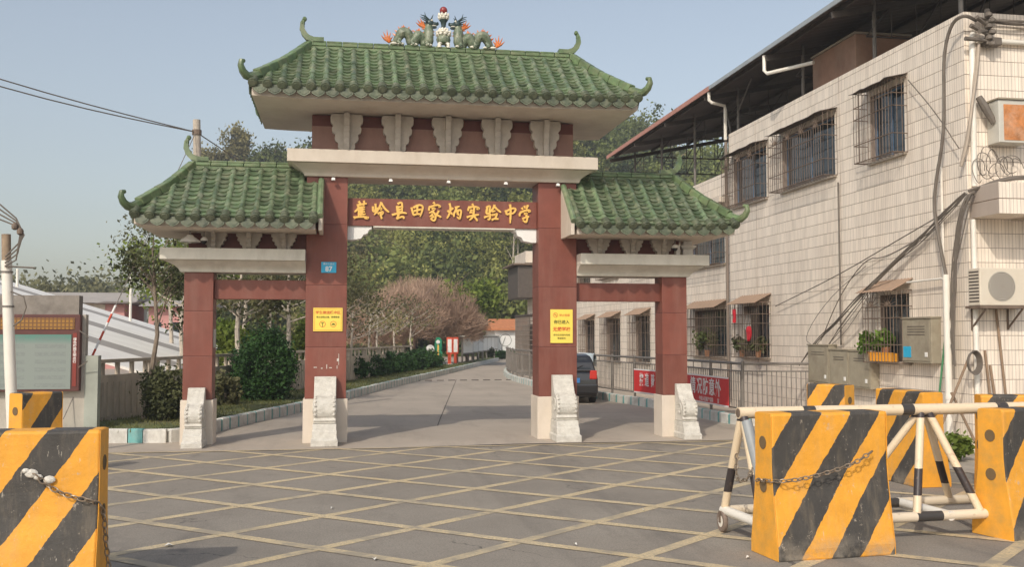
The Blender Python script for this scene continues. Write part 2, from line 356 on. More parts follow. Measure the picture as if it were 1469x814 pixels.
# paler road scuffs / litter
LITTER = M('litter_paper', (.72, .70, .64), .8, .1, 4)
for i, (x, y, s_) in enumerate(((-2.0, -7.2, .03), (-3.5, -9.0, .04), (.3, -9.6, .03), (1.7, -10.4, .025), (-1.6, -9.9, .04), (1.5, -7.9, .025))):
    b = MB(); a = random.random() * 3
    b.add([(x + s_*math.cos(a+k*1.57)*(1, .6, 1.1, .5)[k], y + s_*math.sin(a+k*1.57), .014 + (.02 if k % 2 else 0)) for k in range(4)], [(0, 1, 2), (0, 2, 3)])
    tag(b.build('litter_scrap', LITTER), 'small pale litter scrap on the asphalt, ' + ('in the second diamond right of the left barrier', 'right of the left edge barrier', 'near the bottom centre', 'just left of the front barrier foot', 'at the bottom left of centre', 'left of the caster wheels')[i], 'litter', 'scraps of litter on the street')

# ---------------------------------------------------------------- kerbs
KW = M('kerb_white', (.60, .585, .54), .8, .12, 5, .25, 40, dirt=(.30, .27, .22), damt=.7, dscale=3, rand=.08)
KT = M('kerb_teal', (.13, .36, .35), .75, .2, 5, .25, 40, dirt=(.35, .36, .33), damt=.6, dscale=4, rand=.1)
def walk(path, step):
    out = []; pos = 0.0; seg = 0; acc = 0.0
    for (x0, y0), (x1, y1) in zip(path, path[1:]):
        L = math.hypot(x1-x0, y1-y0)
        while acc <= L:
            t = acc / L; out.append((x0+(x1-x0)*t, y0+(y1-y0)*t, math.atan2(y1-y0, x1-x0))); acc += step
        acc -= L
    return out
def smooth_path(pts, it=2):
    for _ in range(it):
        q = [pts[0]]
        for a, b in zip(pts, pts[1:]): q += [(a[0]*.75+b[0]*.25, a[1]*.75+b[1]*.25), (a[0]*.25+b[0]*.75, a[1]*.25+b[1]*.75)]
        pts = q + [pts[-1]]
    return pts
def kerb_mesh(name, L, mat, h):
    b = MB(); c = .02; b.loft([(-L/2, L/2, -.08, .08, 0), (-L/2, L/2, -.08, .08, h-c), (-L/2+c*.6, L/2-c*.6, -.08+c, .08-c, h)]); return b.mesh(name, mat)
KB = [(-14, 1.75), (-9, 1.05), (-6.23, .72), (-5.15, .5), (-4.72, .9), (-4.50, 2.75), (-3.75, 5.3), (-2.88, 8.14), (-1.69, 13.28), (-.06, 19.95), (3.42, 32.84), (10.3, 59.4)]
leftpath = smooth_path(KB)
corner_i = min(range(len(leftpath)), key=lambda i: abs(leftpath[i][0] + 4.85) + abs(leftpath[i][1] - .62))
def kerb(path, h, patt, nmax, label_parent):
    b = MB()
    for x, y, a in walk(path, .6): pass
    strip(b, path, .14, h - .05); foot = b.build('kerb', KW); foot['kind'] = 'structure'
    cache = {}; i = 0; s_ = 0; P = walk(path, .02); tot = len(P) * .02; n = 0
    while True:
        L, mt = patt[i % len(patt)]; i += 1
        if s_ + L > tot + .3 or n > nmax: break
        k = P[min(len(P)-1, int((s_ + L/2) / .02))]; key = (L, mt.name)
        if key not in cache: cache[key] = kerb_mesh('kerb_stone', L - .012, mt, h)
        link('kerb_stone', cache[key], None, foot, loc=(k[0], k[1], random.uniform(-.008, .006)), rot=(0, 0, k[2] + random.uniform(-.015, .015))); s_ += L; n += 1
    if s_ < tot:
        b = MB(); rest = P[int(s_ / .02)::50]
        b.sweep([(x, y, 0) for x, y, a in rest], [.16]*len(rest), [h]*len(rest), (math.sin(rest[0][2]), -math.cos(rest[0][2]), 0)); tag(b.build('kerb_run', KW, foot), kind='stuff')
kerb(leftpath[:corner_i + 1], .26, [(.42, KW), (.28, KT), (.42, KW)], 90, None)
kerb(leftpath[corner_i:], .26, [(.44, KW), (.07, KT)], 170, None)
KR = smooth_path([(8.5, 1.75), (7.1, 1.8), (6.72, 2.3), (6.76, 4.6), (6.66, 7.0), (6.1, 11), (5.65, 16), (5.45, 20.6), (5.55, 26), (6.6, 34), (9.6, 46), (14, 60)])
kerb(KR, .24, [(.44, KW), (.10, KT)], 150, None)

# ---------------------------------------------------------------- planting bed and walls on the left
LAWN = M('bed_grass_soil', (.115, .135, .045), .95, .35, 1.6, .4, 14, dirt=(.18, .145, .09), damt=.75, dscale=1.1)
WALLP = smooth_path([(-14, 3.6), (-9, 2.75), (-6.85, 2.35), (-6.35, 4.6), (-5.25, 8.95), (-3.4, 14.7), (-1.35, 22.5), (2.0, 34), (9.2, 60)])
bedL = [(x - .02, y + .03) for x, y in leftpath]; bed = bedL + WALLP[::-1]
bb = MB(); Pk = walk(leftpath, .5); Pw = walk(WALLP, .5); m_ = 90
vs = []; 
for i in range(m_ + 1):
    a = Pk[int(i / m_ * (len(Pk) - 1))]; c = Pw[int(i / m_ * (len(Pw) - 1))]
    for k in range(4):
        t = k / 3; vs.append((a[0]*(1-t)+c[0]*t, a[1]*(1-t)+c[1]*t, .2 + .06*math.sin(t*3.1) + .02*math.sin(i*1.7+k)))
bb.add(vs, [(4*i+k, 4*i+k+1, 4*i+k+5, 4*i+k+4) for i in range(m_) for k in range(3)])
flowerbed = bb.build('planting_bed', LAWN); flowerbed['kind'] = 'structure'
GRASS = leafmat('grass_blades', (.07, .10, .025), (.22, .21, .08), .3)
V = []
for i in range(14000):
    t = rng.random() ** 1.6; j = int(t * .75 * (len(Pk) - 1)); a = Pk[j]; c = Pw[int(j / (len(Pk)-1) * (len(Pw)-1))]; u = rng.random() * .95 + .03
    x, y = a[0]*(1-u)+c[0]*u + rng.normal()*.1, a[1]*(1-u)+c[1]*u + rng.normal()*.1; h = rng.uniform(.03, .10); an = rng.random() * 6.28
    dx, dy = math.cos(an)*.012, math.sin(an)*.012; z = .19 + .06*math.sin(u*3.1)
    V += [(x-dx, y-dy, z), (x+dx, y+dy, z), (x + rng.normal()*.03, y + rng.normal()*.03, z + h)]
g = link('bed_grass', arr_mesh('bed_grass', V, 3, GRASS)); tag(g, 'thin dry grass covering the planting bed behind the kerb', 'grass', kind='stuff')

# balustrade wall: concrete panels between posts with a rail on top
BAL = M('weathered_wall_panels', (.56, .48, .385), .9, .15, 2.5, .3, 30, dirt=(.27, .22, .165), damt=.65, dscale=1.5, dstretch=(1, 1, .4))
def balustrade():
    t = thing('concrete_balustrade_wall', (-6.85, 2.35, 0), 'weathered grey concrete panel wall with top rail behind the planting bed on the left', 'wall')
    P = walk(WALLP, 2.4); P = [p for p in P if p[1] > 2.3 and p[0] > -7.2]
    for (x0, y0, a0), (x1, y1, a1) in zip(P, P[1:]):
        if y0 > 31: break
        a = math.atan2(y1-y0, x1-x0); L = math.hypot(x1-x0, y1-y0); cx, cy = (x0+x1)/2, (y0+y1)/2
        M4 = Matrix.Translation((cx, cy, 0)) @ Matrix.Rotation(a, 4, 'Z')
        def put(name, mb):
            mb.v = [tuple(M4 @ Vector(q)) for q in mb.v]; mb.build(name, BAL, t)
        put('post', MB().box(-L/2-.08, -L/2+.08, -.09, .09, .1, 1.42)); put('panel', MB().box(-L/2+.082, L/2-.082, -.05, .05, .1, 1.17))
        for k in range(9):
            if y0 > 20: break
            xx = -L/2 + .2 + k*(L-.4)/8; put('panel_rib', MB().box(xx-.05, xx+.05, -.075, -.05, .3, 1.02))
        put('top_rail', MB().box(-L/2-.02, L/2+.02, -.07, .07, 1.425, 1.50))
        if y0 < 30:
            for k in range(4): xx = -L/2 + (k+.5)*L/4; put('baluster', MB().box(xx-.035, xx+.035, -.04, .04, 1.172, 1.423))
balustrade()

# ---------------------------------------------------------------- foliage makers
def leaves(centers, size, elong=1.6):
    n = len(centers); a = rng.normal(size=(n, 3)); a /= np.linalg.norm(a, axis=1, keepdims=True)
    c = rng.normal(size=(n, 3)); b_ = np.cross(a, c); b_ /= np.linalg.norm(b_, axis=1, keepdims=True)
    s_ = (size * rng.uniform(.6, 1.35, size=(n, 1))); a = a * s_ * .5 * elong; b_ = b_ * s_ * .5
    p = centers; q = np.stack([p - a, p + b_ * .9, p + a, p - b_ * .9], axis=1)
    return q.reshape(-1, 3)
def clump_points(c, rad, n, clumps, spread=.28, shell=.45):
    rad = np.array(rad); d = rng.normal(size=(clumps, 3)); d /= np.linalg.norm(d, axis=1, keepdims=True)
    cc = d * (rng.uniform(shell, 1.0, size=(clumps, 1)) ** .6)
    idx = rng.integers(0, clumps, n); sz = rng.uniform(.6, 1.4, size=clumps)
    p = cc[idx] + rng.normal(size=(n, 3)) * spread * sz[idx][:, None]
    return p * rad + np.array(c)
def limb_set(b, base, top, r, n, reach, up=.6, sub=2, rnd=random):
    base, top = Vector(base), Vector(top); ends = []
    mid = base.lerp(top, .5) + Vector((rnd.uniform(-.06, .06), rnd.uniform(-.06, .06), 0)) * (top.z - base.z)
    b.tube([base, base.lerp(mid, .5), mid, mid.lerp(top, .6), top], [r*1.15, r, r*.82, r*.6, r*.3], 7)
    for i in range(n):
        t = rnd.uniform(.45, 1.0); s_ = mid.lerp(top, (t-.45)/.55) if t > .45 else mid
        an = i * 2.4 + rnd.uniform(-.4, .4); L = reach * rnd.uniform(.6, 1.05)
        e = s_ + Vector((math.cos(an)*L, math.sin(an)*L, L*up*rnd.uniform(.5, 1.3)))
        m = s_.lerp(e, .5) + Vector((0, 0, -L*.08)); rr = r * .42 * (1.2 - t*.6)
        b.tube([s_, m, e], [rr, rr*.7, rr*.25], 5); ends.append(e)
        for k in range(sub):
            f = m.lerp(e, rnd.uniform(.1, .8)); an2 = an + rnd.uniform(-1.1, 1.1); l2 = L * rnd.uniform(.3, .55)
            g_ = f + Vector((math.cos(an2)*l2, math.sin(an2)*l2, l2*rnd.uniform(.2, 1.1))); b.tube([f, g_], [rr*.5, rr*.15], 4); ends.append(g_)
    return ends
def tree(loc, h, crown_r, trunk_h, r, leafm, barkm, label, n_leaf=2600, lsize=.09, limbs=9, clump=.24, name='small_tree', up=.7, group=None):
    t = thing(name, loc, label, 'tree', group); x, y, z = loc; b = MB(); rn = random.Random(int(abs(x*131+y*717)))
    ends = limb_set(b, (x, y, z), (x + rn.uniform(-.15, .15), y + rn.uniform(-.15, .15), z + h*.93), r, limbs, crown_r, up, 3, rn)
    ends = [e for e in ends if e.z > z + trunk_h * .8] or ends
    b.build('trunk', barkm, t, smooth=True)
    E = np.array([list(e) for e in ends]); idx = rng.integers(0, len(E), n_leaf)
    p = E[idx] + rng.normal(size=(n_leaf, 3)) * clump * np.array([1, 1, .8]); p[:, 2] = np.maximum(p[:, 2], z + trunk_h*.85)
    q = leaves(p, lsize) - np.array(loc); link('crown', arr_mesh('crown', q, 4, leafm), None, t)
    return t
def shrub(loc, rad, n, lsize, leafm, label, name='shrub', shell=.75, clumps=60, group=None):
    t = thing(name, loc, label, 'shrub', group); x, y, z = loc; b = MB(); rn = random.Random(int(abs(x*91+y*17)))
    for k in range(5): a = k*1.26; b.tube([(x, y, z-.02), (x+math.cos(a)*rad[0]*.35, y+math.sin(a)*rad[1]*.35, z+rad[2]*.9)], [.03, .01], 5)
    b.build('stem', BARK, t)
    c = np.array([0, 0, rad[2]]); p = clump_points(c, rad, n, clumps, .16, shell); p[:, 2] = np.maximum(p[:, 2], .03)
    link('foliage', arr_mesh('foliage', leaves(p, lsize), 4, leafm), None, t); return t
DARKLEAF = leafmat('dark_leaves', (.035, .046, .02), (.12, .13, .055), .2, 1.2)
MIDLEAF = leafmat('mid_leaves', (.035, .055, .015), (.12, .14, .05), .25, 1.0)
HEDGE = leafmat('hedge_leaves', (.015, .045, .012), (.055, .13, .03), .2, 1.5)
OLIVE = leafmat('olive_leaves', (.07, .075, .03), (.19, .18, .085), .25, .8)
LIME = leafmat('lime_leaves', (.09, .14, .02), (.25, .30, .06), .3, .8)
FOR_D = leafmat('forest_dark', (.022, .04, .013), (.25, .29, .085), .3, .13)  # low end paints shaded gaps between crowns into the leaf colour
FOR_B = leafmat('forest_bamboo', (.07, .095, .022), (.46, .46, .14), .35, .15)
FOR_O = leafmat('forest_olive', (.06, .06, .024), (.34, .30, .125), .3, .14)
FAR = leafmat('far_leaves', (.10, .11, .05), (.27, .255, .125), .3, .2)

# ---------------------------------------------------------------- wooded hill
HX = [-120, -45, -26, -22.5, -20, -14, 0, 20, 40, 60, 95, 160]; HZ = [0, .3, .6, 10, 16.5, 18.5, 22, 26, 26, 21, 16, 12]
def hill_h(x, y):
    A = np.interp(x, HX, HZ); t = np.clip((y - 75) / 46, 0, 1); t = t * t * (3 - 2 * t) * .65 + t * .35
    return A * t - .3 + 1.0 * np.sin(x * .21 + y * .13) * t
nx_, ny_ = 70, 36; xs = np.linspace(-120, 160, nx_); ys = np.linspace(73, 190, ny_)
b = MB(); b.add([(x, y, float(hill_h(x, y))) for y in ys for x in xs], [(j*nx_+i, j*nx_+i+1, (j+1)*nx_+i+1, (j+1)*nx_+i) for j in range(ny_-1) for i in range(nx_-1)])
hill = b.build('hill', M('hill_undergrowth', (.05, .065, .025), .95, .4, .25, .5, 3, dirt=(.11, .09, .05), damt=.6, dscale=.15), smooth=True); hill['kind'] = 'structure'
def forest(name, n, mat, fn, label, rmin, rmax, tall, q, ls):
    V = []
    k = 0
    while k < n:
        x, y = fn()
        if 4 < x < 21 and y < 76: continue
        if math.sin(x*.17+1.3*math.cos(y*.11))*1.0 + (0 if mat is FOR_D else .2) < -.55 and rng.random() < .6: continue
        k += 1
        z = float(hill_h(x, y)) if y > 73 else 0.0; r = rng.uniform(rmin, rmax); hh = r * tall * rng.uniform(.85, 1.2)
        if mat is FOR_B:      # arching bamboo plumes
            ns = 14; an = rng.uniform(0, 6.283, ns); ln = rng.uniform(.25, 1.0, ns) * r * 1.2; h_ = hh * 1.9 * rng.uniform(.65, 1.1, ns); si = rng.integers(0, ns, q); tt = rng.uniform(.22, 1, q) ** .8
            arc = tt ** 2.2; pz = h_[si] * (tt - .16 * tt ** 6); p = np.stack([x + np.cos(an[si]) * (ln[si] * arc + .25), y + np.sin(an[si]) * (ln[si] * arc + .25), z + pz], axis=1) + rng.normal(size=(q, 3)) * np.array([.32, .32, .22])
        else:
            p = clump_points((x, y, z + hh * .95), (r, r, hh), q, 22, .17, .45); p[:, 2] = np.maximum(p[:, 2], z)
        V.append(leaves(p, ls * (.7 + .12 * r)))
    o = link(name, arr_mesh(name, np.concatenate(V), 4, mat)); tag(o, label, 'woods', kind='stuff'); return o
def slope_pt():
    y = 70 + 54 * rng.random() ** .9; return rng.uniform(-15 - (y - 70) * .12, 70), y
def centre_pt(): return rng.uniform(-12, 30), 70 + 40 * rng.random()
forest('hillside_woods', 380, FOR_D, slope_pt, 'dense dark green woods covering the hillside behind the gate', 2.0, 3.8, 1.25, 900, .33)
forest('hillside_bamboo', 430, FOR_B, centre_pt, 'yellow green bamboo thickets on the hillside seen through the gate', 1.3, 2.5, 2.0, 700, .24)
forest('hillside_scrub', 220, FOR_O, slope_pt, 'olive brown scrub between the hillside trees', 1.8, 3.0, 1.1, 700, .31)
def low_pt(): return rng.uniform(-95, -26), rng.uniform(88, 112)
forest('far_woods', 120, FAR, low_pt, 'hazy far line of trees beyond the sheds on the left', 3.0, 4.3, 1.0, 900, .32)
# single trees that stand out against the sky and on the slope
def sky_tree(x, y, top, r, label, mat=FOR_O, q=3600):
    z = float(hill_h(x, y)); h = top - z; t = thing('hill_tree', (x, y, z), label, 'tree', 'tall trees on the hill'); b = MB(); rn = random.Random(int(abs(x*7+y)))
    e = limb_set(b, (x, y, z), (x + .4, y, z + h*.95), .22, 7, r*.9, 1.0, 1, rn); b.build('trunk', BARKP, t, smooth=True)
    p = np.concatenate([clump_points((0, 0, h - r*1.3 - k*r*.9), (r*(1+.15*k), r*(1+.15*k), r*1.25), q//3, 14, .24, .3) for k in range(3)])
    link('crown', arr_mesh('crown', leaves(p, .28), 4, mat), None, t)
for args in ((-20.2, 116, 26.6, 1.5, 'leftmost rounded tree on the hill crest right of the utility pole', FOR_O), (-18.4, 117, 27.4, 1.5, 'broad tree on the crest just left of the tallest hill tree', FOR_O),
    (-16.5, 118, 30.6, 1.6, 'tallest round topped tree on the left hill crest', FOR_O), (-13.6, 117, 26.6, 1.5, 'lower tree on the crest just right of the tallest hill tree', FOR_D), (-11.6, 117, 27.8, 1.7, 'dark tree on the left crest nearest the main roof eave', FOR_D),
    (-9.2, 116, 26.4, 1.6, 'yellowish tree on the crest beside the left end of the cornice', FOR_B), (33.5, 119, 31.5, 2.3, 'hill crest tree tucked under the right corner of the main roof', FOR_D), (37.6, 119, 33.2, 2.4, 'tall round tree on the right crest left of the metal canopy', FOR_D),
    (40.8, 119, 33.6, 2.6, 'bright green round crown on the right crest beside the red canopy edge', FOR_B), (44.5, 118, 31.5, 2.8, 'crest tree half hidden behind the rising canopy edge', FOR_D)): sky_tree(*args)
for i, (x, y, h, lean) in enumerate(((14.6, 80, 12.5, .5), (16.0, 82, 13, -.3), (17.2, 81, 11.5, .2), (18.2, 84, 12, .4))):
    z = float(hill_h(x, y)); lab = ('leaning pale bare trunk on the slope, leftmost of four', 'tall pale bare trunk on the slope, second of four from left', 'pale bare trunk on the slope, third of four from left', 'pale bare trunk on the slope, rightmost of four')[i]
    t = thing('pale_trunk_tree', (x, y, z), lab, 'tree', 'pale trunks on the slope'); b = MB()
    b.tube([(x, y, z-.2), (x+lean*.4, y, z+h*.4), (x+lean, y-.2, z+h)], [.14, .11, .05], 6); b.build('trunk', BARKP, t, smooth=True)
    b = MB()
    for k in range(7):
        f = .35 + .08*k; a = k*2.1; b.tube([(x+lean*f, y, z+h*f), (x+lean*f+math.cos(a)*1.1, y+math.sin(a)*1.1, z+h*f+1.5)], [.04, .012], 4)
    b.build('limb', BARKP, t)
    p = clump_points((lean, 0, h), (1.5, 1.5, 1.6), 500, 10, .25, .3); link('crown', arr_mesh('crown', leaves(p, .34), 4, FOR_B), None, t)

# bare reddish trees behind the drive
TWIG = M('reddish_twigs', (.40, .272, .195), .9, .3, .8)
def bare_tree(loc, h, r, n, label):
    t = thing('bare_twiggy_tree', loc, label, 'tree', 'bare reddish trees beyond the drive'); b = MB(); rn = random.Random(int(loc[0]*31+loc[1]))
    ends = limb_set(b, loc, (loc[0], loc[1], loc[2] + h*.7), .13, 12, r*.75, .9, 4, rn); b.build('trunk', M('red_brown_bark', (.25, .17, .13), .9, .2, 4), t, smooth=True)
    q = rng.normal(size=(n, 3)); q /= np.linalg.norm(q, axis=1, keepdims=True); q *= rng.uniform(.35, .93, size=(n, 1)) ** .5; q[:, 2] = np.where(q[:, 2] < -.35, -q[:, 2], q[:, 2])
    bump_ = 1 + .13*np.sin(q[:, 0:1]*7 + loc[0]) * np.cos(q[:, 1:2]*6 + 2) + .10*np.sin(q[:, 2:3]*9)
    p0 = q * bump_ * np.array([r, r, h*.45]) + np.array([0, 0, h*.52]); d = q * .75 + rng.normal(size=(n, 3)) * .42 + np.array([0, 0, .5]); d /= np.linalg.norm(d, axis=1, keepdims=True)
    L = rng.uniform(.2, .65, size=(n, 1)); e = p0 + d * L; ax = np.cross(d, rng.normal(size=(n, 3))); ax /= np.linalg.norm(ax, axis=1, keepdims=True); wd = .012
    q = np.stack([p0 - ax*wd, p0 + ax*wd, e + ax*wd*.4, e - ax*wd*.4], axis=1).reshape(-1, 3)
    link('twigs', arr_mesh('twigs', q, 4, TWIG), None, t)
for i, (x, y, h, r) in enumerate(((1.7, 43, 4.7, 2.5), (3.9, 47, 5.4, 3.0), (5.4, 46, 4.4, 1.9), (2.8, 49, 5.6, 3.1), (-.2, 40, 4.0, 2.0))):
    bare_tree((x, y, .1), h, r, 13000, ('reddish bare tree left of centre behind the drive', 'largest reddish bare tree at the middle of the drive end', 'smaller reddish bare tree nearest the red display posts', 'reddish bare tree rearmost of the clump', 'leftmost reddish bare tree beside the left pillar opening')[i])
tree((6.3, 47.5, .1), 4.6, 1.5, 1.0, .10, LIME, BARK, 'fresh yellow green tree above the display boards', 5200, .2, 12, .55, 'leafy_tree')

# trees and shrubs of the planting bed
tree((-5.98, 2.79, .2), 3.9, .62, 1.6, .055, DARKLEAF, BARK, 'small dark leaved tree on the bed left of the gate, nearest the wall rail', 1300, .062, 16, .16, up=1.3)
tree((-5.25, 3.6, .2), 3.35, .55, 1.6, .042, MIDLEAF, BARK, 'slimmer small tree just right of the dark one beside the outer pillar', 1000, .062, 13, .15, up=1.15)
tree((-4.72, 9.8, .2), 4.2, 1.3, 1.6, .085, OLIVE, BARKP, 'pale trunked tree beside the clipped round shrub in the left bay', 2600, .10, 12, .28)
for i, (x, y, h) in enumerate(((-3.7, 15.2, 4.8), (-5.6, 17.5, 5.6), (-6.8, 13.5, 4.6), (-2.6, 19.6, 4.4), (-5.0, 24, 6.0), (-8.2, 20, 6.2))):
    tree((x, y, .2), h, 1.5, 1.5, .08, (OLIVE, MIDLEAF, LIME, OLIVE, MIDLEAF, OLIVE)[i], BARKP, ('pale forked tree seen beside the left main pillar through the left bay', 'mid green tree behind the concrete wall in the left bay', 'lime green young tree at the left edge of the left bay', 'thin tree hidden partly by the left main pillar', 'taller green tree far back in the left bay', 'olive tree beyond the wall far left of the bay')[i], 2600, .085, 11, .34)
LIMEB = LIME
shrub((-5.5, 13.2, .1), (.9, .9, 1.05), 4200, .12, LIMEB, 'bright lime bush over the wall in the left bay')
shrub((-3.15, 17.0, .1), (.55, .55, 1.2), 2600, .12, LIMEB, 'upright lime bush right of the clipped shrub')
shrub((-4.02, 9.15, .18), (.72, .72, .92), 15000, .06, HEDGE, 'large clipped dark green shrub behind the striped kerb', shell=.86, clumps=160)
shrub((-5.55, 2.75, .18), (.48, .42, .56), 3600, .06, DARKLEAF, 'dark bush under the small trees left of the gate', shell=.5)
shrub((-4.95, 2.95, .18), (.35, .35, .55), 1900, .06, DARKLEAF, 'small dark bush beside the left outer pillar', shell=.5)
shrub((-4.86, 7.0, .18), (.4, .4, .42), 1200, .08, OLIVE, 'low dry brown bush at the foot of the left bay', shell=.5)
for i, (x, y) in enumerate(((-1.75, 22.5), (-.9, 25.0), (-.15, 27.4), (.6, 29.8), (1.3, 32.0), (2.1, 34.4), (2.55, 36.4))):
    shrub((x, y, .15), (.85, .85, .5), 4200, .085, HEDGE, 'rounded dark hedge bush on the left of the drive, %s' % ('nearest of the row', 'second of the row', 'third of the row', 'fourth of the row', 'fifth of the row', 'sixth of the row', 'last before the green sign')[i], 'hedge_bush', group='hedge bushes along the drive')
for i, (x, y, h) in enumerate(((-2.1, 20.5, 3.0), (-1.5, 24.0, 3.1), (-.7, 26.4, 3.2), (-.2, 30.2, 3.3), (.8, 33.2, 3.4), (2.0, 37.0, 3.5))):
    tree((x, y, .15), h, 1.25, 1.5, .06, (OLIVE, FOR_O)[i % 2], BARKP, 'thin pale trunked tree in the hedge along the drive, %s' % ('nearest of six', 'second of six', 'third of six', 'fourth of six', 'fifth of six', 'farthest of six')[i], 420, .085, 9, .26, group='thin trees along the drive')
# ---------------------------------------------------------------- the gate
gate = thing('memorial_gate', (0, 0, 0), 'maroon and cream school gateway with three green glazed tile roofs and gold lettering', 'gate')
def column(x0, x1, y0, y1, ztop, seams):
    core = MB().box(x0+.006, x1-.006, y0+.006, y1-.006, .82, ztop).build('column', MAROON_D, gate)
    zz = [.82] + seams + [ztop]
    for a, b_ in zip(zz, zz[1:]): MB().box(x0, x1, y0, y1, a + .004, b_ - .004).build('cladding_panel', MAROON, core, bevel=.006)
    MB().box(x0-.03, x1+.03, y0-.03, y1+.03, .002, .82).build('plinth', CREAM, core, bevel=.008)
    return core
for s_ in (-1, 1):
    a, b_ = sorted((s_*1.84, s_*2.60)); column(a, b_, 0, .64, 5.0, [1.78, 2.95, 4.1])
    a, b_ = (-4.79, -4.27) if s_ < 0 else (4.35, 4.86); column(a, b_, .02, .5, 3.17, [1.62, 2.45])
def cornice(xa, xb, ya, yb, z0, z1, z2, ea, eb, mat=CREAM):
    # cyma moulding, then a slab 4 mm above it; ea / eb: how far each end steps out
    prof = [(0, 0), (.10, .25), (.18, .36), (.34, .52), (.62, .72), (.86, .88), (1, 1)]; o = .24
    c = MB().loft([(xa - ea*o*k, xb + eb*o*k, ya - o*k, yb + o*k, z0 + (z1 - z0)*t) for k, t in prof]).build('cornice', mat, gate, bevel=.004)
    MB().box(xa - ea*(o+.07), xb + eb*(o+.07), ya - o - .07, yb + o + .07, z1 + .003, z2).build('cornice_slab', mat, c, bevel=.01); return c
cornice(-2.64, 2.64, -.06, .78, 5.0, 5.215, 5.46, 1, 1)
cornice(-4.86, -2.603, -.03, .66, 3.17, 3.375, 3.59, 1, 0, CREAMG); cornice(2.603, 4.90, -.03, .66, 3.17, 3.375, 3.59, 0, 1, CREAMG)
fr = MB().box(-2.52, 2.56, .10, .62, 5.462, 6.2).build('frieze', MAROON_D, gate)
MB().box(-2.515, 2.555, .07, .0985, 5.464, 5.98).build('frieze_panel', MAROON_F, fr)  # lower band, a paler maroon than the frieze behind it
for s_ in (-1, 1):
    a, b_ = sorted((s_*2.603, s_*4.74)); MB().box(a, b_, .12, .56, 3.592, 3.92).build('frieze', MAROON_D, gate)
    a, b_ = (-4.267, -2.603) if s_ < 0 else (2.603, 4.347); MB().box(a, b_, .15, .42, 2.68, 3.04).build('cross_beam', MAROON, gate, bevel=.006)
beam = MB().box(-1.837, 1.837, .16, .52, 4.10, 4.63).build('name_beam', MAROON, gate, bevel=.006)
MB().box(-1.35, 1.40, .14, .54, 4.072, 4.098).build('beam_drip_strip', CREAMG, beam)
for s_ in (-1, 1):
    pr = [(0, 0), (.46, 0), (.46, -.05), (.40, -.08), (.38, -.14), (.30, -.17), (.26, -.24), (.10, -.27), (0, -.27)]
    MB().prism([(s_*(1.837 - x), 4.10 + z) for x, z in pr], 1, .20, .48).build('corbel', WHITE, gate, bevel=.004)
# brackets: scalloped plate with a rib in front
def bracket(x, y, z0, z1, wd, nm='bracket'):
    h = z1 - z0; half = [(.48, 1.0), (.51, .9), (.50, .78), (.42, .70), (.46, .62), (.45, .52), (.36, .46), (.37, .34), (.33, .27), (.26, .24), (.27, .12), (.20, .03), (.12, 0)]
    poly = [(x - wd*a, z0 + h*t) for a, t in half] + [(x + wd*a, z0 + h*t) for a, t in half[::-1]]
    o = MB().prism(poly, 1, y - .14, y).build('bracket', BRACK, gate, bevel=.006)
    rib = [(y - .142, z0 + .01), (y - .20, z0 + .02), (y - .24, z0 + h*.2), (y - .21, z0 + h*.35), (y - .25, z0 + h*.5), (y - .23, z0 + h*.66), (y - .30, z0 + h*.85), (y - .30, z1 - .003), (y - .142, z1 - .003)]
    MB().prism(rib, 0, x - wd*.085, x + wd*.085).build('bracket_rib', BRACK, o, bevel=.004)
for k in range(5): bracket(-1.87 + .96*k, .068, 5.47, 6.2, .60)
for x in (-4.27, -3.64, -3.01, 3.05, 3.72, 4.36): bracket(x, .118, 3.595, 3.915, .46)
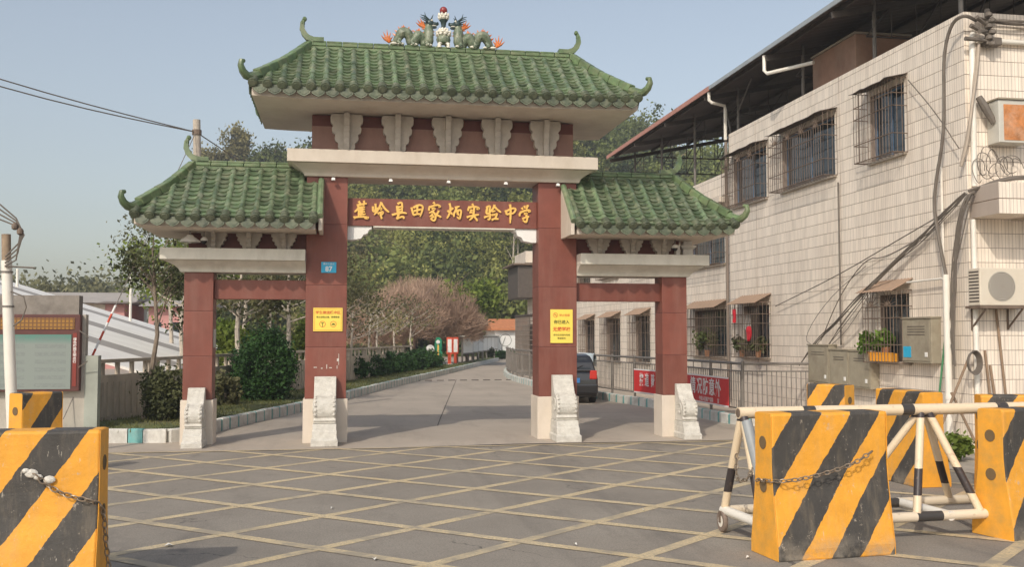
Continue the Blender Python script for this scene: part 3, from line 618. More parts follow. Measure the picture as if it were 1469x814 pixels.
# gold brush lettering, strokes with swelling width
STK = [
 (18.5, 504, 280, [[(150,262),(230,237),(330,222),(415,205)],[(195,150),(240,200),(235,270)],[(335,130),(350,190),(320,270)],[(210,280),(165,375),(92,440)],[(202,320),(202,430),(204,545)],[(230,322),(370,302)],[(230,380),(372,362)],[(230,440),(370,428)],[(230,508),(385,495)],[(295,280),(285,510)],[(80,605),(150,572),(300,566),(430,572)],[(435,570),(452,615),(345,600)],[(82,555),(98,612)]]),
 (18.5, 504, 280, [[(640,210),(648,300),(632,420)],[(575,285),(572,400),(600,430),(690,375)],[(692,312),(697,390)],[(795,168),(760,275),(700,400),(605,512)],[(800,205),(860,310),(930,390),(1003,440)],[(745,335),(812,330),(770,385)],[(700,492),(780,440),(855,430),(800,520),(735,492)],[(768,530),(800,570),(806,628)]]),
 (16.29, 556, 280, [[(232,192),(290,150),(342,168),(336,400)],[(220,235),(226,420)],[(226,270),(330,250)],[(226,330),(330,310)],[(226,385),(330,370)],[(103,452),(200,425),(340,395),(447,412)],[(262,430),(205,552)],[(208,545),(300,502),(372,490),(376,548)]]),
 (16.29, 556, 280, [[(556,270),(580,370),(605,462)],[(600,280),(680,225),(765,207),(832,250),(802,370),(760,494)],[(690,230),(690,430)],[(610,360),(700,335),(785,318)],[(605,455),(690,425),(760,430)]]),
 (16.29, 556, 280, [[(1068,143),(1112,190)],[(990,240),(963,300),(975,348)],[(985,262),(1080,222),(1190,205),(1240,250),(1190,262)],[(1030,300),(1122,280),(1050,370),(968,402)],[(1050,370),(1112,420),(1132,500),(1102,592),(1040,570),(1000,530)],[(1062,430),(985,492)],[(1087,480),(1008,540)],[(1197,343),(1180,400),(1130,440)],[(1130,440),(1200,470),(1258,508)]]),
 (15.97, 608, 280, [[(594,163),(622,260),(600,400),(536,522)],[(553,328),(575,380)],[(672,268),(620,340)],[(625,380),(662,432)],[(718,267),(832,233)],[(762,250),(740,330),(690,420),(700,484)],[(740,352),(852,310),(867,380),(847,470),(830,543),(770,480)],[(790,340),(770,430)],[(780,400),(812,452)]]),
 (15.97, 608, 280, [[(1118,172),(1162,222)],[(1060,240),(1028,300),(1035,342)],[(1045,262),(1130,240),(1240,245),(1298,290),(1220,302)],[(1080,320),(1142,332)],[(1060,370),(1142,382)],[(1170,260),(1160,400),(1130,500),(1056,562)],[(997,492),(1100,455),(1284,428)],[(1160,460),(1210,520),(1248,578)]]),
 (16.28, 690, 280, [[(148,267),(220,220),(247,250),(225,330),(220,390)],[(175,270),(140,420),(242,400),(247,480),(220,573),(180,530)],[(97,502),(160,480),(237,458)],[(345,192),(340,250),(260,350),(238,382)],[(355,250),(420,320),(504,382)],[(288,360),(372,340)],[(288,420),(312,472)],[(345,408),(345,462)],[(402,400),(390,470),(360,530)],[(276,562),(350,530),(444,542)]]),
 (16.28, 690, 280, [[(606,326),(630,380),(640,438)],[(620,360),(720,300),(810,270),(868,300),(830,370),(790,412)],[(640,430),(730,405),(802,400)],[(722,183),(737,300),(735,450),(724,644)]]),
 (16.28, 690, 280, [[(1008,258),(1032,312)],[(1068,213),(1092,282)],[(1157,196),(1120,300)],[(982,380),(948,420),(960,474)],[(975,380),(1080,330),(1180,320),(1214,350),(1160,372)],[(1058,412),(1142,390),(1100,450)],[(1110,440),(1142,500),(1130,580),(1107,624),(1030,570)],[(1018,532),(1100,500),(1184,478)]])]
def brush(b, pts, w, y0, y1):
    P = smooth_path(pts, 2) if len(pts) > 2 else [pts[0], ((pts[0][0]+pts[1][0])/2, (pts[0][1]+pts[1][1])/2), pts[1]]; n = len(P); Lf = []; Rt = []
    for i, p in enumerate(P):
        a, c = P[max(i-1, 0)], P[min(i+1, n-1)]; dx, dz = c[0]-a[0], c[1]-a[1]; L = math.hypot(dx, dz) or 1; t = i / (n - 1)
        ww = w * (1.12 - .25*math.sin(math.pi*t) - .62*max(0, t-.72)/.28); Lf.append((p[0]-dz/L*ww, p[1]+dx/L*ww)); Rt.append((p[0]+dz/L*ww, p[1]-dx/L*ww))
    vs = []
    for y in (y0, y1):
        for q in Lf + Rt: vs.append((q[0], y, q[1]))
    m = 2*n; fs = []
    for i in range(n-1): fs += [(i, i+1, n+i+1, n+i), (m+i, m+n+i, m+n+i+1, m+i+1), (i, m+i, m+i+1, i+1), (n+i, n+i+1, m+n+i+1, m+n+i)]
    fs += [(0, n, m+n, m), (n-1, m+n-1, m+2*n-1, 2*n-1)]; b.add(vs, fs)
for ci, (sc, ox, oy, strokes) in enumerate(STK):
    b = MB(); base = (302.0 + (ox - 504) * 0)
    for si, st in enumerate(strokes):
        pts = []
        for u, v in st:
            ix = ox + u/sc; iy = oy + v/sc; ym = 283.5 + 4.3*(ix - 503)/267.0      # beam top edge as it recedes
            pts.append((-1.79 + (ix - 503)*.01335, 4.625 - (iy - ym)*.0132))
        brush(b, pts, .021, .16 - .034 - .0007*si, .1592)
    b.build('gold_character', GOLD, beam)

# roofs ------------------------------------------------------------------
def pan_mesh():
    b = MB(); W = .105; vs = []; xs_ = [-1, -.5, 0, .5, 1]
    for y, lift in ((0, .046), (.09, .026), (.19, .002)):
        for t in xs_: vs.append((t*W, y, .034*t*t - .03 + lift))
    for t in xs_: vs.append((t*W, .002, .034*t*t - .03 + .006))
    fs = [(5*j+i, 5*j+i+1, 5*j+i+6, 5*j+i+5) for j in range(2) for i in range(4)] + [(15+i, 16+i, i+1, i) for i in range(4)]
    b.add(vs, fs); return b.mesh('pan_tile', GREEN, smooth=True)
def drip_mesh():
    o = [(-.118, .06), (-.124, -.04), (-.108, -.10), (-.06, -.13), (0, -.16), (.06, -.13), (.108, -.095), (.124, -.04), (.118, .06), (.05, .03), (0, .02), (-.05, .03)]
    b = MB().prism(o, 1, -.012, .012); b.prism([(x*.72, z*.72-.012) for x, z in o[1:8]], 1, -.02, -.0125); return b.mesh('drip_tile', GCAP)
def cap_mesh():
    b = MB(); b.lathe([(.082, -.075), (.088, -.065), (.088, -.02), (.074, -.005), (.072, .06), (.09, .075), (.088, .10), (.07, .11)], (0, 0, 0), 12, 1); b.lathe([(.055, -.09), (.06, -.076)], (0, 0, 0), 10, 1); return b.mesh('eave_cap_tile', GCAP, smooth=True)
PAN, DRIP, CAPM = pan_mesh(), drip_mesh(), cap_mesh()
pan_list = []
def make_roof(nm, xa, xb, ra, rb, y0, y1, yr, ze, zr, hipL, hipR, slabz, lift=0.0, inner=None):
    """hip roof: eave x range xa..xb, ridge ra..rb; a side without a hip is cut straight"""
    zf = lambda t: ze + (zr - ze) * (.86*t + .14*t*t)
    def lx(t): return xa + (ra - xa)*t if hipL else xa
    def rx(t): return xb + (rb - xb)*t if hipR else xb
    def up(x, t):      # eave corners lift a little
        if not lift: return 0.0
        k = 0.0
        if hipL: k = max(k, 1 - (x - xa)/1.1)
        if hipR: k = max(k, 1 - (xb - x)/1.1)
        return lift * max(0, k)**2 * (1 - t)
    b = MB(); N = 8; vs = []; fs = []
    nxx = 12
    for j in range(N+1):
        t = j/N
        for i in range(nxx+1):
            x = lx(t) + (rx(t)-lx(t))*i/nxx; vs.append((x, y0 + (yr-y0)*t, zf(t) + up(x, t) - .035))
    fs += [(j*(nxx+1)+i, j*(nxx+1)+i+1, (j+1)*(nxx+1)+i+1, (j+1)*(nxx+1)+i) for j in range(N) for i in range(nxx)]
    m0 = len(vs)
    for j in range(N+1):
        t = j/N
        for i in range(nxx+1):
            x = lx(t) + (rx(t)-lx(t))*i/nxx; vs.append((x, y1 + (yr-y1)*t, zf(t) + up(x, t) - .035))
    fs += [(m0+j*(nxx+1)+i, m0+(j+1)*(nxx+1)+i, m0+(j+1)*(nxx+1)+i+1, m0+j*(nxx+1)+i+1) for j in range(N) for i in range(nxx)]
    for j in range(N):      # end slopes
        for e in (0, nxx): fs.append((j*(nxx+1)+e, (j+1)*(nxx+1)+e, m0+(j+1)*(nxx+1)+e, m0+j*(nxx+1)+e))
    b.add(vs, fs); roof = b.build('roof', GREENB, gate)
    # eave slab (fascia + soffit), corners lifting with the tiles
    fa = MB(); n2 = 24; vs = []
    for i in range(n2+1):
        x = xa + .05 + (xb - xa - .1)*i/n2; u = up(x, 0)
        vs += [(x, y0+.07, slabz+u), (x, y0+.07, ze-.045+u), (x, y1-.07, ze-.045+u), (x, y1-.07, slabz+u)]
    fa.add(vs, [(4*i+k, 4*i+(k+1)%4, 4*i+4+(k+1)%4, 4*i+4+k) for i in range(n2) for k in range(4)] + [(0, 1, 2, 3), tuple(4*n2+k for k in range(4))[::-1]])
    fa.build('eave_fascia', SOFFIT if False else CREAM, roof)
    sp = .25; n = max(2, round((xb - xa - .16) / sp)); sp = (xb - xa - .16) / n; run = yr - y0
    slope = lambda t: math.atan2((zr - ze)*(.86 + .28*t), run)
    def tmax(x):
        t = .94
        if hipL and x < ra: t = min(t, (x - xa)/(ra - xa) - .05)
        if hipR and x > rb: t = min(t, (xb - x)/(xb - rb) - .05)
        if inner is not None and (x - inner[0]) * inner[1] > 0: t = min(t, inner[2])
        return t
    for i in range(n + 1):
        x = xa + .08 + sp*i; t1 = tmax(x)
        z0 = zf(0) + up(x, 0)
        link('eave_cap_tile', CAPM, None, roof, loc=(x, y0 - .03, z0 + .012), rot=(slope(0), 0, 0))
        if t1 > .06:
            pts = []; rs = []; L = 1 / max(1, round((math.hypot(run, zr-ze)) / .27)); t = 0.0
            while t < t1:
                for tt, r in ((t, .068), (min(t + L*.98, t1), .058)):
                    pts.append((x, y0 + run*tt, zf(tt) + up(x, tt) + .012)); rs.append(r * (1 + rng.uniform(-.03, .03)))
                t += L
            MB().tube(pts, rs, 10).build('cap_tile_row', GREEN, roof, smooth=True)
        if i < n:
            xc = x + sp/2
            link('drip_tile', DRIP, None, roof, loc=(xc, y0 - .035, z0 - .045 + up(xc, 0) - up(x, 0)), rot=(R(-8), 0, random.uniform(-.03, .03)))
            tm = tmax(xc) + .03; rows = round(math.hypot(run, zr-ze) / .142)
            for j in range(rows):
                t = (j + .02) / rows
                if t > tm: break
                pan_list.append((roof, (xc + rng.normal()*.003, y0 - .02 + run*t, zf(t) + up(xc, t) + .012), (slope(t) + rng.normal()*.016, rng.normal()*.03, rng.normal()*(.12 if rng.random() < .04 else .02)), math.dist((xc, y0 + run*t, zf(t)), (-1.84, -18.89, 2))))
    # back and end slopes: rows of cap tiles joined
    bk = MB()
    for i in range(n + 1):
        x = xa + .08 + sp*i; t1 = tmax(x)
        if t1 > .06: bk.tube([(x, y1 + (yr-y1)*t, zf(t) + up(x, t) + .012) for t in (0, t1*.5, t1)], .052, 6)
    for s_, hip, e, rr in ((-1, hipL, xa, ra), (1, hipR, xb, rb)):
        if not hip: continue
        m = round((y1 - y0) / .25)
        for i in range(1, m):
            y = y0 + (y1-y0)*i/m; t1 = 1 - abs(y - yr)/(run) - .05
            if t1 > .08: bk.tube([(e + (rr - e)*t, y, zf(t) + up(e, t) + .0) for t in (0, t1)], .052, 6)
            bk.prism([(y-.1, zf(0)+.03+lift), (y-.1, zf(0)-.04+lift), (y, zf(0)-.16+lift), (y+.1, zf(0)-.04+lift), (y+.1, zf(0)+.03+lift)], 0, e - .012*1, e + .012)
    tag(bk.build('rear_tiles', GREEN, roof), kind='stuff')
    # ridge with moulded courses and curled ends
    rz = zr - .02
    def curl(side, x_end):
        c = MB(); s_ = side
        pts = [(x_end - s_*.25, yr, rz + .10), (x_end - s_*.05, yr, rz + .10), (x_end + s_*.08, yr, rz + .14), (x_end + s_*.17, yr, rz + .24), (x_end + s_*.21, yr, rz + .36), (x_end + s_*.20, yr, rz + .47), (x_end + s_*.16, yr, rz + .56)]
        c.sweep(pts, [.16, .16, .14, .12, .10, .08, .05], [.10, .10, .11, .10, .09, .07, .03], (0, 1, 0))
        for q, r in ((pts[5], .05), (pts[4], .05), (pts[6], .045)): c.ball((q[0] - s_*.04, q[1], q[2]), (r, .05, r*1.1), 7, 5)
        for k in range(4): q = pts[2 + k]; c.ball((q[0] - s_*.06, q[1], q[2] + .05), (.035, .035, .045), 6, 5)
        c.build('ridge_curl', GRIDGE, roof, smooth=True)
    r0, r1 = (ra, rb)
    rd = MB().box(r0 - .02, r1 + .02, yr - .09, yr + .09, rz - .14, rz + .02).build('ridge', GRIDGE, roof, bevel=.01)
    MB().box(r0 - .04, r1 + .04, yr - .12, yr + .12, rz - .10, rz - .06).build('ridge_course', GRIDGE, roof)
    k = 0; x = r0 + .0
    while x < r1 - .02:
        x2 = min(x + .30, r1); MB().box(x + .003, x2 - .003, yr - .105, yr + .105, rz + .022, rz + .085).build('ridge_tile', GRIDGE, roof, bevel=.015); 
        MB().box(x + .003, x2 - .003, yr - .08, yr + .08, rz + .087, rz + .13).build('ridge_tile', GRIDGE, roof, bevel=.012); x += .30
    if hipL: curl(-1, r0)
    if hipR: curl(1, r1)
    for s_, hip, e, rr in ((-1, hipL, xa, ra), (1, hipR, xb, rb)):
        if not hip: continue
        for yy in (y0, y1):
            A = Vector((e + s_*.0, yy, zf(0) + lift - .01)); B = Vector((rr, yr, zf(1) - .02)); pts = []
            m = 7
            for i in range(m):
                t0, t1 = i/m, (i+1)/m
                def hp(t): return Vector((e + (rr-e)*t, yy + (yr-yy)*t, zf(t) + up(e if t < .5 else rr, t)*1.0 - .02 + .05*(1-t)**3))
                side = Vector((0, 0, 1)).cross(hp(t1)-hp(t0)).normalized()
                if t0 > .12: MB().sweep([hp(t0)+(hp(t1)-hp(t0))*.01, hp(t1)-(hp(t1)-hp(t0))*.01], [.17, .16], [.15, .145], side).build('hip_tile', GRIDGE, roof, bevel=.02)
            d = (hp(0) - hp(.25)); d.normalize(); d2 = Vector((d.x, d.y, 0)).normalized(); h0 = hp(.14)
            pts = [h0 + Vector((0, 0, .04)), hp(.03) + Vector((0, 0, .05)), hp(0) + d2*.06 + Vector((0, 0, .07)), hp(0) + d2*.16 + Vector((0, 0, .13)), hp(0) + d2*.215 + Vector((0, 0, .22)), hp(0) + d2*.20 + Vector((0, 0, .30)), hp(0) + d2*.13 + Vector((0, 0, .315))]
            MB().tube(pts, [.085, .085, .078, .066, .055, .046, .035], 8).build('hip_curl', GRIDGE, roof, smooth=True)
    return roof
main_roof = make_roof('main', -3.58, 3.58, -2.57, 2.57, -1.17, 1.87, .35, 6.43, 7.58, True, True, 6.22, .03)
left_roof = make_roof('left', -5.56, -2.36, -4.68, -2.605, -.95, 1.65, .35, 4.09, 5.19, True, False, 3.905, .05, (-2.61, 1, .70))
right_roof = make_roof('right', 2.36, 5.56, 2.605, 4.68, -.95, 1.65, .35, 4.09, 5.19, False, True, 3.905, .05, (2.61, -1, .70))
for s_, rf in ((-1, left_roof), (1, right_roof)):      # white barge at the cut end in front of the pillar
    x = s_*2.355; MB().prism([(-.885, 3.89), (-.90, 4.16), (-.02, 4.86), (-.003, 4.86), (-.003, 3.89)], 0, min(x, x - s_*.07), max(x, x - s_*.07)).build('barge_board', CREAM, rf, bevel=.006)
    MB().tube([(s_*2.33, -.93, 4.14), (s_*2.33, -.45, 4.57), (s_*2.33, -.03, 4.93)], .06, 8).build('barge_tile', GREEN, rf, smooth=True)
pan_list.sort(key=lambda q: q[3]); rest = {}
for i, (rf, loc, rot, d) in enumerate(pan_list):
    if i < 320: link('pan_tile', PAN, None, rf, loc=loc, rot=rot)
    else: rest.setdefault(rf.name, (rf, []))[1].append((loc, rot))
pv = [tuple(v.co) for v in PAN.vertices]; pf = [tuple(p.vertices) for p in PAN.polygons]
for rf, lst in rest.values():
    b = MB()
    for loc, rot in lst:
        mt = Matrix.Translation(loc) @ Matrix.Rotation(rot[2], 4, 'Z') @ Matrix.Rotation(rot[1], 4, 'Y') @ Matrix.Rotation(rot[0], 4, 'X'); b.add([tuple(mt @ Vector(q)) for q in pv], pf)
    tag(b.build('upper_pan_tiles', GREEN, rf, smooth=True), kind='stuff')
# flood lamps under the main cornice
for i, x in enumerate((-2.11, -1.04, .06, 1.17, 2.2)):
    lab = ('over the left main pillar', 'left of the middle lamp', 'at the middle above the name beam', 'right of the middle lamp', 'over the right main pillar')[i]
    t = thing('flood_lamp', (x, -.14, 4.94), 'small white flood lamp under the main cornice ' + lab, 'lamp', 'flood lamps under the cornice')
    MB().box(x-.008, x+.008, -.145, -.125, 4.965, 4.998).build('stem', STEEL, t); MB().loft([(x-.036, x+.036, -.17, -.10, 4.915), (x-.032, x+.032, -.165, -.105, 4.955), (x-.02, x+.02, -.15, -.12, 4.968)]).build('housing', WHITE, t, bevel=.004); MB().box(x-.03, x+.03, -.16, -.11, 4.909, 4.914).build('glass', BLACK, t)
# post with a capital at the right wing end
t = thing('capital_post', (4.98, .35, 3.59), 'short white post with stepped capital on the right wing cornice end', 'post')
MB().box(4.86, 5.06, .2, .4, 3.592, 3.74).build('shaft', WHITE, t); MB().loft([(4.86, 5.06, .2, .4, 3.741), (4.80, 5.12, .14, .46, 3.79), (4.80, 5.12, .14, .46, 3.82), (4.87, 5.05, .21, .39, 3.83), (4.87, 5.05, .21, .39, 3.91)]).build('capital', WHITE, t)
# cameras / lamp on the left wing, camera on the right wing
t = thing('shade_lamp', (-4.72, -.15, 3.7), 'white conical shade lamp hanging under the left wing eave', 'lamp')
MB().lathe([(.19, 3.70), (.17, 3.73), (.07, 3.80), (.05, 3.83)], (-4.66, -.25, 0), 16).build('shade', WHITE, t, smooth=True); MB().tube([(-4.66, -.25, 3.83), (-4.66, -.25, 3.92)], .02, 6).build('stem', STEEL, t); MB().ball((-4.66, -.25, 3.715), (.05, .05, .04)).build('bulb', WHITE, t, smooth=True)
for s_, xx in ((-1, -4.42), (1, 4.55)):
    t = thing('dome_camera', (xx, -.2, 3.7), 'small white dome camera hanging under the %s wing eave' % ('left' if s_ < 0 else 'right'), 'camera')
    MB().tube([(xx, -.2, 3.80), (xx, -.2, 3.90)], .012, 6).build('stem', STEEL, t); MB().lathe([(.03, 3.80), (.065, 3.76), (.068, 3.73)], (xx, -.2, 0), 12).build('housing', WHITE, t, smooth=True); MB().ball((xx, -.2, 3.73), (.055, .055, .06)).build('dome', BLACK, t, smooth=True)
t = thing('junction_box', (4.70, .02, 3.6), 'pale junction box in front of the right wing frieze', 'box'); MB().box(4.63, 4.73, .0, .117, 3.60, 3.82).build('case', CREAMG, t, bevel=.008); MB().box(4.64, 4.72, -.006, -.001, 3.62, 3.80).build('door', WHITE, t)

# carved drum stones at the four pillar feet
STUD = MB().ball((0, 0, 0), .026, 7, 5).mesh('drum_stud', STONE, smooth=True)
def drum_stone(x, wd, h, y0, label, k):
    t = thing('carved_drum_stone', (x, y0, 0), label, 'drum stone', 'drum stones at the pillar feet'); sc = h / 1.24
    pr = [(0, .40), (-.56, .40), (-.57, .44), (-.60, .455)]
    cx, cz, r = -.40, .66, .225
    for i in range(10): an = R(225 - i*15); pr.append((cx + r*math.cos(an), cz + r*math.sin(an)))
    pr += [(-.34, .92), (-.28, 1.0), (-.22, 1.08), (-.17, 1.17), (-.15, 1.24), (0, 1.24)]
    P = [(y0 + a*k, z*sc) for a, z in pr]
    body = MB().prism(P, 0, x - wd/2, x + wd/2).build('drum_body', STONE, t, bevel=.012)
    MB().loft([(x-wd*.60, x+wd*.60, y0-.80*k, y0, .005), (x-wd*.60, x+wd*.60, y0-.80*k, y0, .12*sc), (x-wd*.55, x+wd*.55, y0-.74*k, y0, .15*sc), (x-wd*.55, x+wd*.55, y0-.70*k, y0, .26*sc), (x-wd*.5-.012, x+wd*.5+.012, y0-.66*k, y0, .30*sc), (x-wd*.5-.012, x+wd*.5+.012, y0-.62*k, y0, .397*sc)]).build('base_block', STONE, t, bevel=.01)
    for sx in (-1, 1):
        for i in range(6):
            an = R(205 - i*21); link('drum_stud', STUD, None, body, loc=(x + sx*(wd/2 - .035), y0 + (cx + (r+.004)*math.cos(an))*k, (cz + (r+.004)*math.sin(an))*sc))
    for sx in (-1, 1):      # carved spiral on the cheeks
        sp_ = [(x + sx*(wd/2 + .004), y0 + (cx + (.18 - .012*i)*math.cos(i*.55))*k, (cz + (.18 - .012*i)*math.sin(i*.55))*sc) for i in range(14)]
        MB().tube(sp_, .013, 5).build('carved_scroll', STONE, body, smooth=True)
drum_stone(-4.52, .30, 1.05, -.01, 'pale carved drum stone at the left outer pillar', .80)
drum_stone(-2.22, .40, 1.24, -.032, 'pale carved drum stone at the left main pillar', .85)
drum_stone(2.28, .40, 1.24, -.032, 'pale carved drum stone at the right main pillar', .85)
drum_stone(4.73, .30, 1.05, -.01, 'pale carved drum stone at the right outer pillar', .80)

# paste residue on the left main pillar
t = thing('paste_residue', (-2.1, -.004, 1.5), 'white paste residue streaks above the left main drum stone', 'residue'); b = MB()
for dx, z0, z1, wr in ((-.28, 1.40, 1.415, .06), (-.16, 1.38, 1.40, .03), (-.07, 1.38, 1.46, .014), (.0, 1.39, 1.405, .05), (.12, 1.38, 1.44, .012), (.15, 1.45, 1.66, .010), (.13, 1.52, 1.57, .03)): b.box(-2.13+dx-wr/2, -2.13+dx+wr/2, -.0035, -.001, z0, z1)
b.build('streaks', STONE, t)
# signs on the pillars
t = thing('yellow_notice', (-2.18, -.01, 2.3), 'landscape yellow notice with red heading and two round symbols on left pillar', 'sign')
MB().box(-2.455, -1.915, -.022, -.004, 2.08, 2.52).build('panel', YELLOW, t, bevel=.004)
b = MB(); zc = 2.30
for x0, x1, z0, z1 in ((-2.43, -1.94, 2.494, 2.499), (-2.43, -1.94, 2.101, 2.106), (-2.432, -2.427, 2.101, 2.499), (-1.943, -1.938, 2.101, 2.499)): b.box(x0, x1, -.0245, -.0225, z0, z1)
b.build('border', RED, t)
text('学生接送缓冲区', .066, RED, t, (-2.185, -.0245, 2.43), ROT_FRONT, bold=.001, ex=.001); text('禁止沿街占道、即停即走', .039, INK, t, (-2.185, -.0245, 2.345), ROT_FRONT, ex=.001, bold=.0006)
def ring(b, x, z, r, wdt, y, n=20):
    for i in range(n):
        a0, a1 = 2*math.pi*i/n, 2*math.pi*(i+1)/n
        b.add([(x+math.cos(a)*q, y, z+math.sin(a)*q) for a, q in ((a0, r), (a1, r), (a1, r-wdt), (a0, r-wdt))], [(0, 1, 2, 3)])
b = MB(); ring(b, -2.285, 2.215, .058, .009, -.0245); ring(b, -2.085, 2.215, .058, .009, -.0245); b.build('symbol_ring', RED, t)
b = MB().box(-2.291, -2.279, -.0245, -.0225, 2.165, 2.235); b.box(-2.31, -2.26, -.0247, -.0227, 2.23, 2.243); b.box(-2.12, -2.05, -.0245, -.0225, 2.198, 2.214); b.box(-2.106, -2.064, -.0246, -.0226, 2.214, 2.23); b.build('symbol', INK, t)
t = thing('yellow_notice', (2.29, -.01, 2.2), 'portrait yellow no smoking notice with four lines of print on right pillar', 'sign')
MB().box(2.07, 2.515, -.022, -.004, 1.855, 2.51).build('panel', YELLOW, t, bevel=.004)
b = MB(); ring(b, 2.17, 2.40, .047, .008, -.0245); b.add([(2.138, -.0247, 2.43), (2.145, -.0247, 2.437), (2.205, -.0247, 2.372), (2.198, -.0247, 2.365)], [(0, 1, 2, 3)]); b.build('symbol_ring', RED, t)
b = MB().box(2.145, 2.19, -.0246, -.0226, 2.394, 2.403); b.build('symbol', INK, t)
text('禁止吸烟', .052, RED, t, (2.35, -.0245, 2.395), ROT_FRONT, ex=.001); text('你已进入', .078, INK, t, (2.292, -.0245, 2.26), ROT_FRONT, ex=.001, bold=.002); text('无烟学校', .088, RED, t, (2.292, -.0245, 2.12), ROT_FRONT, ex=.001, bold=.002)
text('请勿在校园内吸烟', .042, INK, t, (2.292, -.0245, 2.01), ROT_FRONT, ex=.001); text('感谢配合', .042, INK, t, (2.292, -.0245, 1.945), ROT_FRONT, ex=.001)
t = thing('number_plate', (-2.18, -.01, 3.28), 'blue house number plate reading 87 on the left pillar', 'plate')
MB().box(-2.32, -2.04, -.016, -.004, 3.18, 3.385).build('panel', CYAN, t, bevel=.004); text('87', .13, WHITE, t, (-2.18, -.0175, 3.25), ROT_FRONT, ex=.001, bold=.003); text('蕉岭大道北', .042, WHITE, t, (-2.18, -.0175, 3.345), ROT_FRONT, ex=.001)
t = thing('paper_notice', (-1.79, .2, 2.1), 'white paper notice pasted inside the left main pillar', 'notice'); MB().box(-1.836, -1.828, .12, .42, 1.98, 2.12).build('sheet', WHITE, t)
t = thing('paper_notice', (-4.24, .2, 2.0), 'grey paper notice pasted inside the left outer pillar', 'notice'); MB().box(-4.267, -4.258, .1, .42, 1.78, 2.12).build('sheet', M('grey_paper', (.5, .48, .43), .8), t)

# dragons and pearl on the ridge
DG = M('dragon_green_glaze', (.13, .17, .11), .35, .4, 14, .4, 40, dirt=(.42, .40, .30), damt=.7, dscale=9)
DD = M('dragon_dark_glaze', (.035, .06, .06), .35, .4, 14); FL = M('flame_orange_glaze', (.62, .17, .04), .4, .3, 14, dirt=(.6, .45, .3), damt=.5, dscale=10); LOT = M('lotus_white_glaze', (.72, .68, .58), .5, .15, 9); PEARL = M('pearl_red_glaze', (.26, .035, .03), .25, .15, 8)
DZ = 7.68; DY = .35
def dragon(s_, label):
    t = thing('dragon_ornament', (s_*.62, DY, DZ), label, 'ornament'); X = lambda a: s_*a
    # body loops: from tail (outer) to neck (inner)
    path = [(1.02, .07), (.96, .06), (.90, .14), (.83, .26), (.75, .29), (.68, .22), (.64, .10), (.60, .07), (.56, .12), (.52, .22), (.47, .24), (.42, .16), (.37, .07), (.31, .07), (.285, .16), (.29, .28), (.30, .40), (.27, .47)]
    P = smooth_path(path, 1); n = len(P); b = MB()
    b.tube([(X(a), DY + .03*math.sin(i*.6), DZ + z) for i, (a, z) in enumerate(P)], [.035 + .062*min(1, i/6)*(1 + .12*math.sin(i*2.1)) - (.015 if i > n-4 else 0) for i in range(n)], 9); body = b.build('body', DG, t, smooth=True)
    for i in range(5, n-3):
        a_, z_ = P[i]; d_ = (P[min(i+1, n-1)][0]-P[i-1][0], P[min(i+1, n-1)][1]-P[i-1][1]); L_ = math.hypot(*d_) or 1; nx2, nz2 = d_[1]/L_, -d_[0]/L_
        if nz2 < 0: nx2, nz2 = -nx2, -nz2
        MB().tube([(X(a_ + nx2*.07), DY, DZ + z_ + nz2*.07), (X(a_ + nx2*.13 + .012), DY, DZ + z_ + nz2*.15)], [.03, .004], 5).build('dorsal_spine', FL, body, smooth=True)
    def flame(c, sz, lean, nm='fin', mat=FL):
        f = MB()
        for k in range(5):
            a = R(90 + (k-2)*24) ; L = sz*(1 - .12*abs(k-2)); q = (X(c[0]), DY, DZ + c[1]); tip = (X(c[0] + math.cos(a)*L*.8 + lean), DY + (k-2)*.012, DZ + c[1] + math.sin(a)*L)
            mdl = ((q[0]+tip[0])/2 + X(.015), q[1], (q[2]+tip[2])/2); f.tube([q, mdl, tip], [.030, .034, .004], 6, flat=.6)
        f.build(nm, mat, t, smooth=True)
    flame((1.06, .06), .26, .05, 'tail_flame'); flame((.76, .31), .12, .03, 'fin'); flame((.48, .25), .12, .02, 'fin'); flame((.36, .38), .20, .10, 'mane')
    h = MB(); h.ball((X(.27), DY, DZ + .49), (.085, .075, .075), 10, 7); h.ball((X(.18), DY, DZ + .47), (.075, .055, .045), 8, 6); h.ball((X(.12), DY, DZ + .485), (.03, .045, .035), 7, 5); h.build('head', DD, t, smooth=True)
    j = MB(); j.ball((X(.19), DY, DZ + .405), (.065, .045, .024), 8, 5); j.build('jaw', DD, t, smooth=True)
    m = MB(); m.ball((X(.19), DY, DZ + .437), (.06, .05, .018), 8, 5); m.ball((X(.235), DY - .06, DZ + .53), .022, 6, 5); m.build('teeth_and_eye', LOT, t, smooth=True)
    hr = MB()
    for dy in (-.04, .04):
        hr.tube([(X(.29), DY+dy, DZ+.54), (X(.36), DY+dy*1.5, DZ+.60), (X(.46), DY+dy*1.6, DZ+.63)], [.02, .016, .004], 6); hr.tube([(X(.36), DY+dy*1.5, DZ+.60), (X(.38), DY+dy*2, DZ+.68)], [.013, .003], 5); hr.tube([(X(.25), DY+dy, DZ+.55), (X(.21), DY+dy*2, DZ+.64)], [.018, .004], 5); hr.tube([(X(.33), DY+dy*1.6, DZ+.5), (X(.45), DY+dy*2.4, DZ+.55)], [.02, .004], 5)
    hr.build('horns', DD, t, smooth=True)
    lg = MB()
    for a in (.31, .60, .86): lg.tube([(X(a), DY-.06, DZ+.12), (X(a+.03), DY-.11, DZ+.05), (X(a-.02), DY-.13, DZ+.015)], [.04, .03, .035], 6)
    lg.build('leg', DG, t, smooth=True)
    cl = MB()
    for a in (.29, .58, .84, .98): cl.ball((X(a), DY-.10, DZ+.02), (.07, .04, .028), 8, 5)
    cl.build('cloud_base', LOT, t, smooth=True)
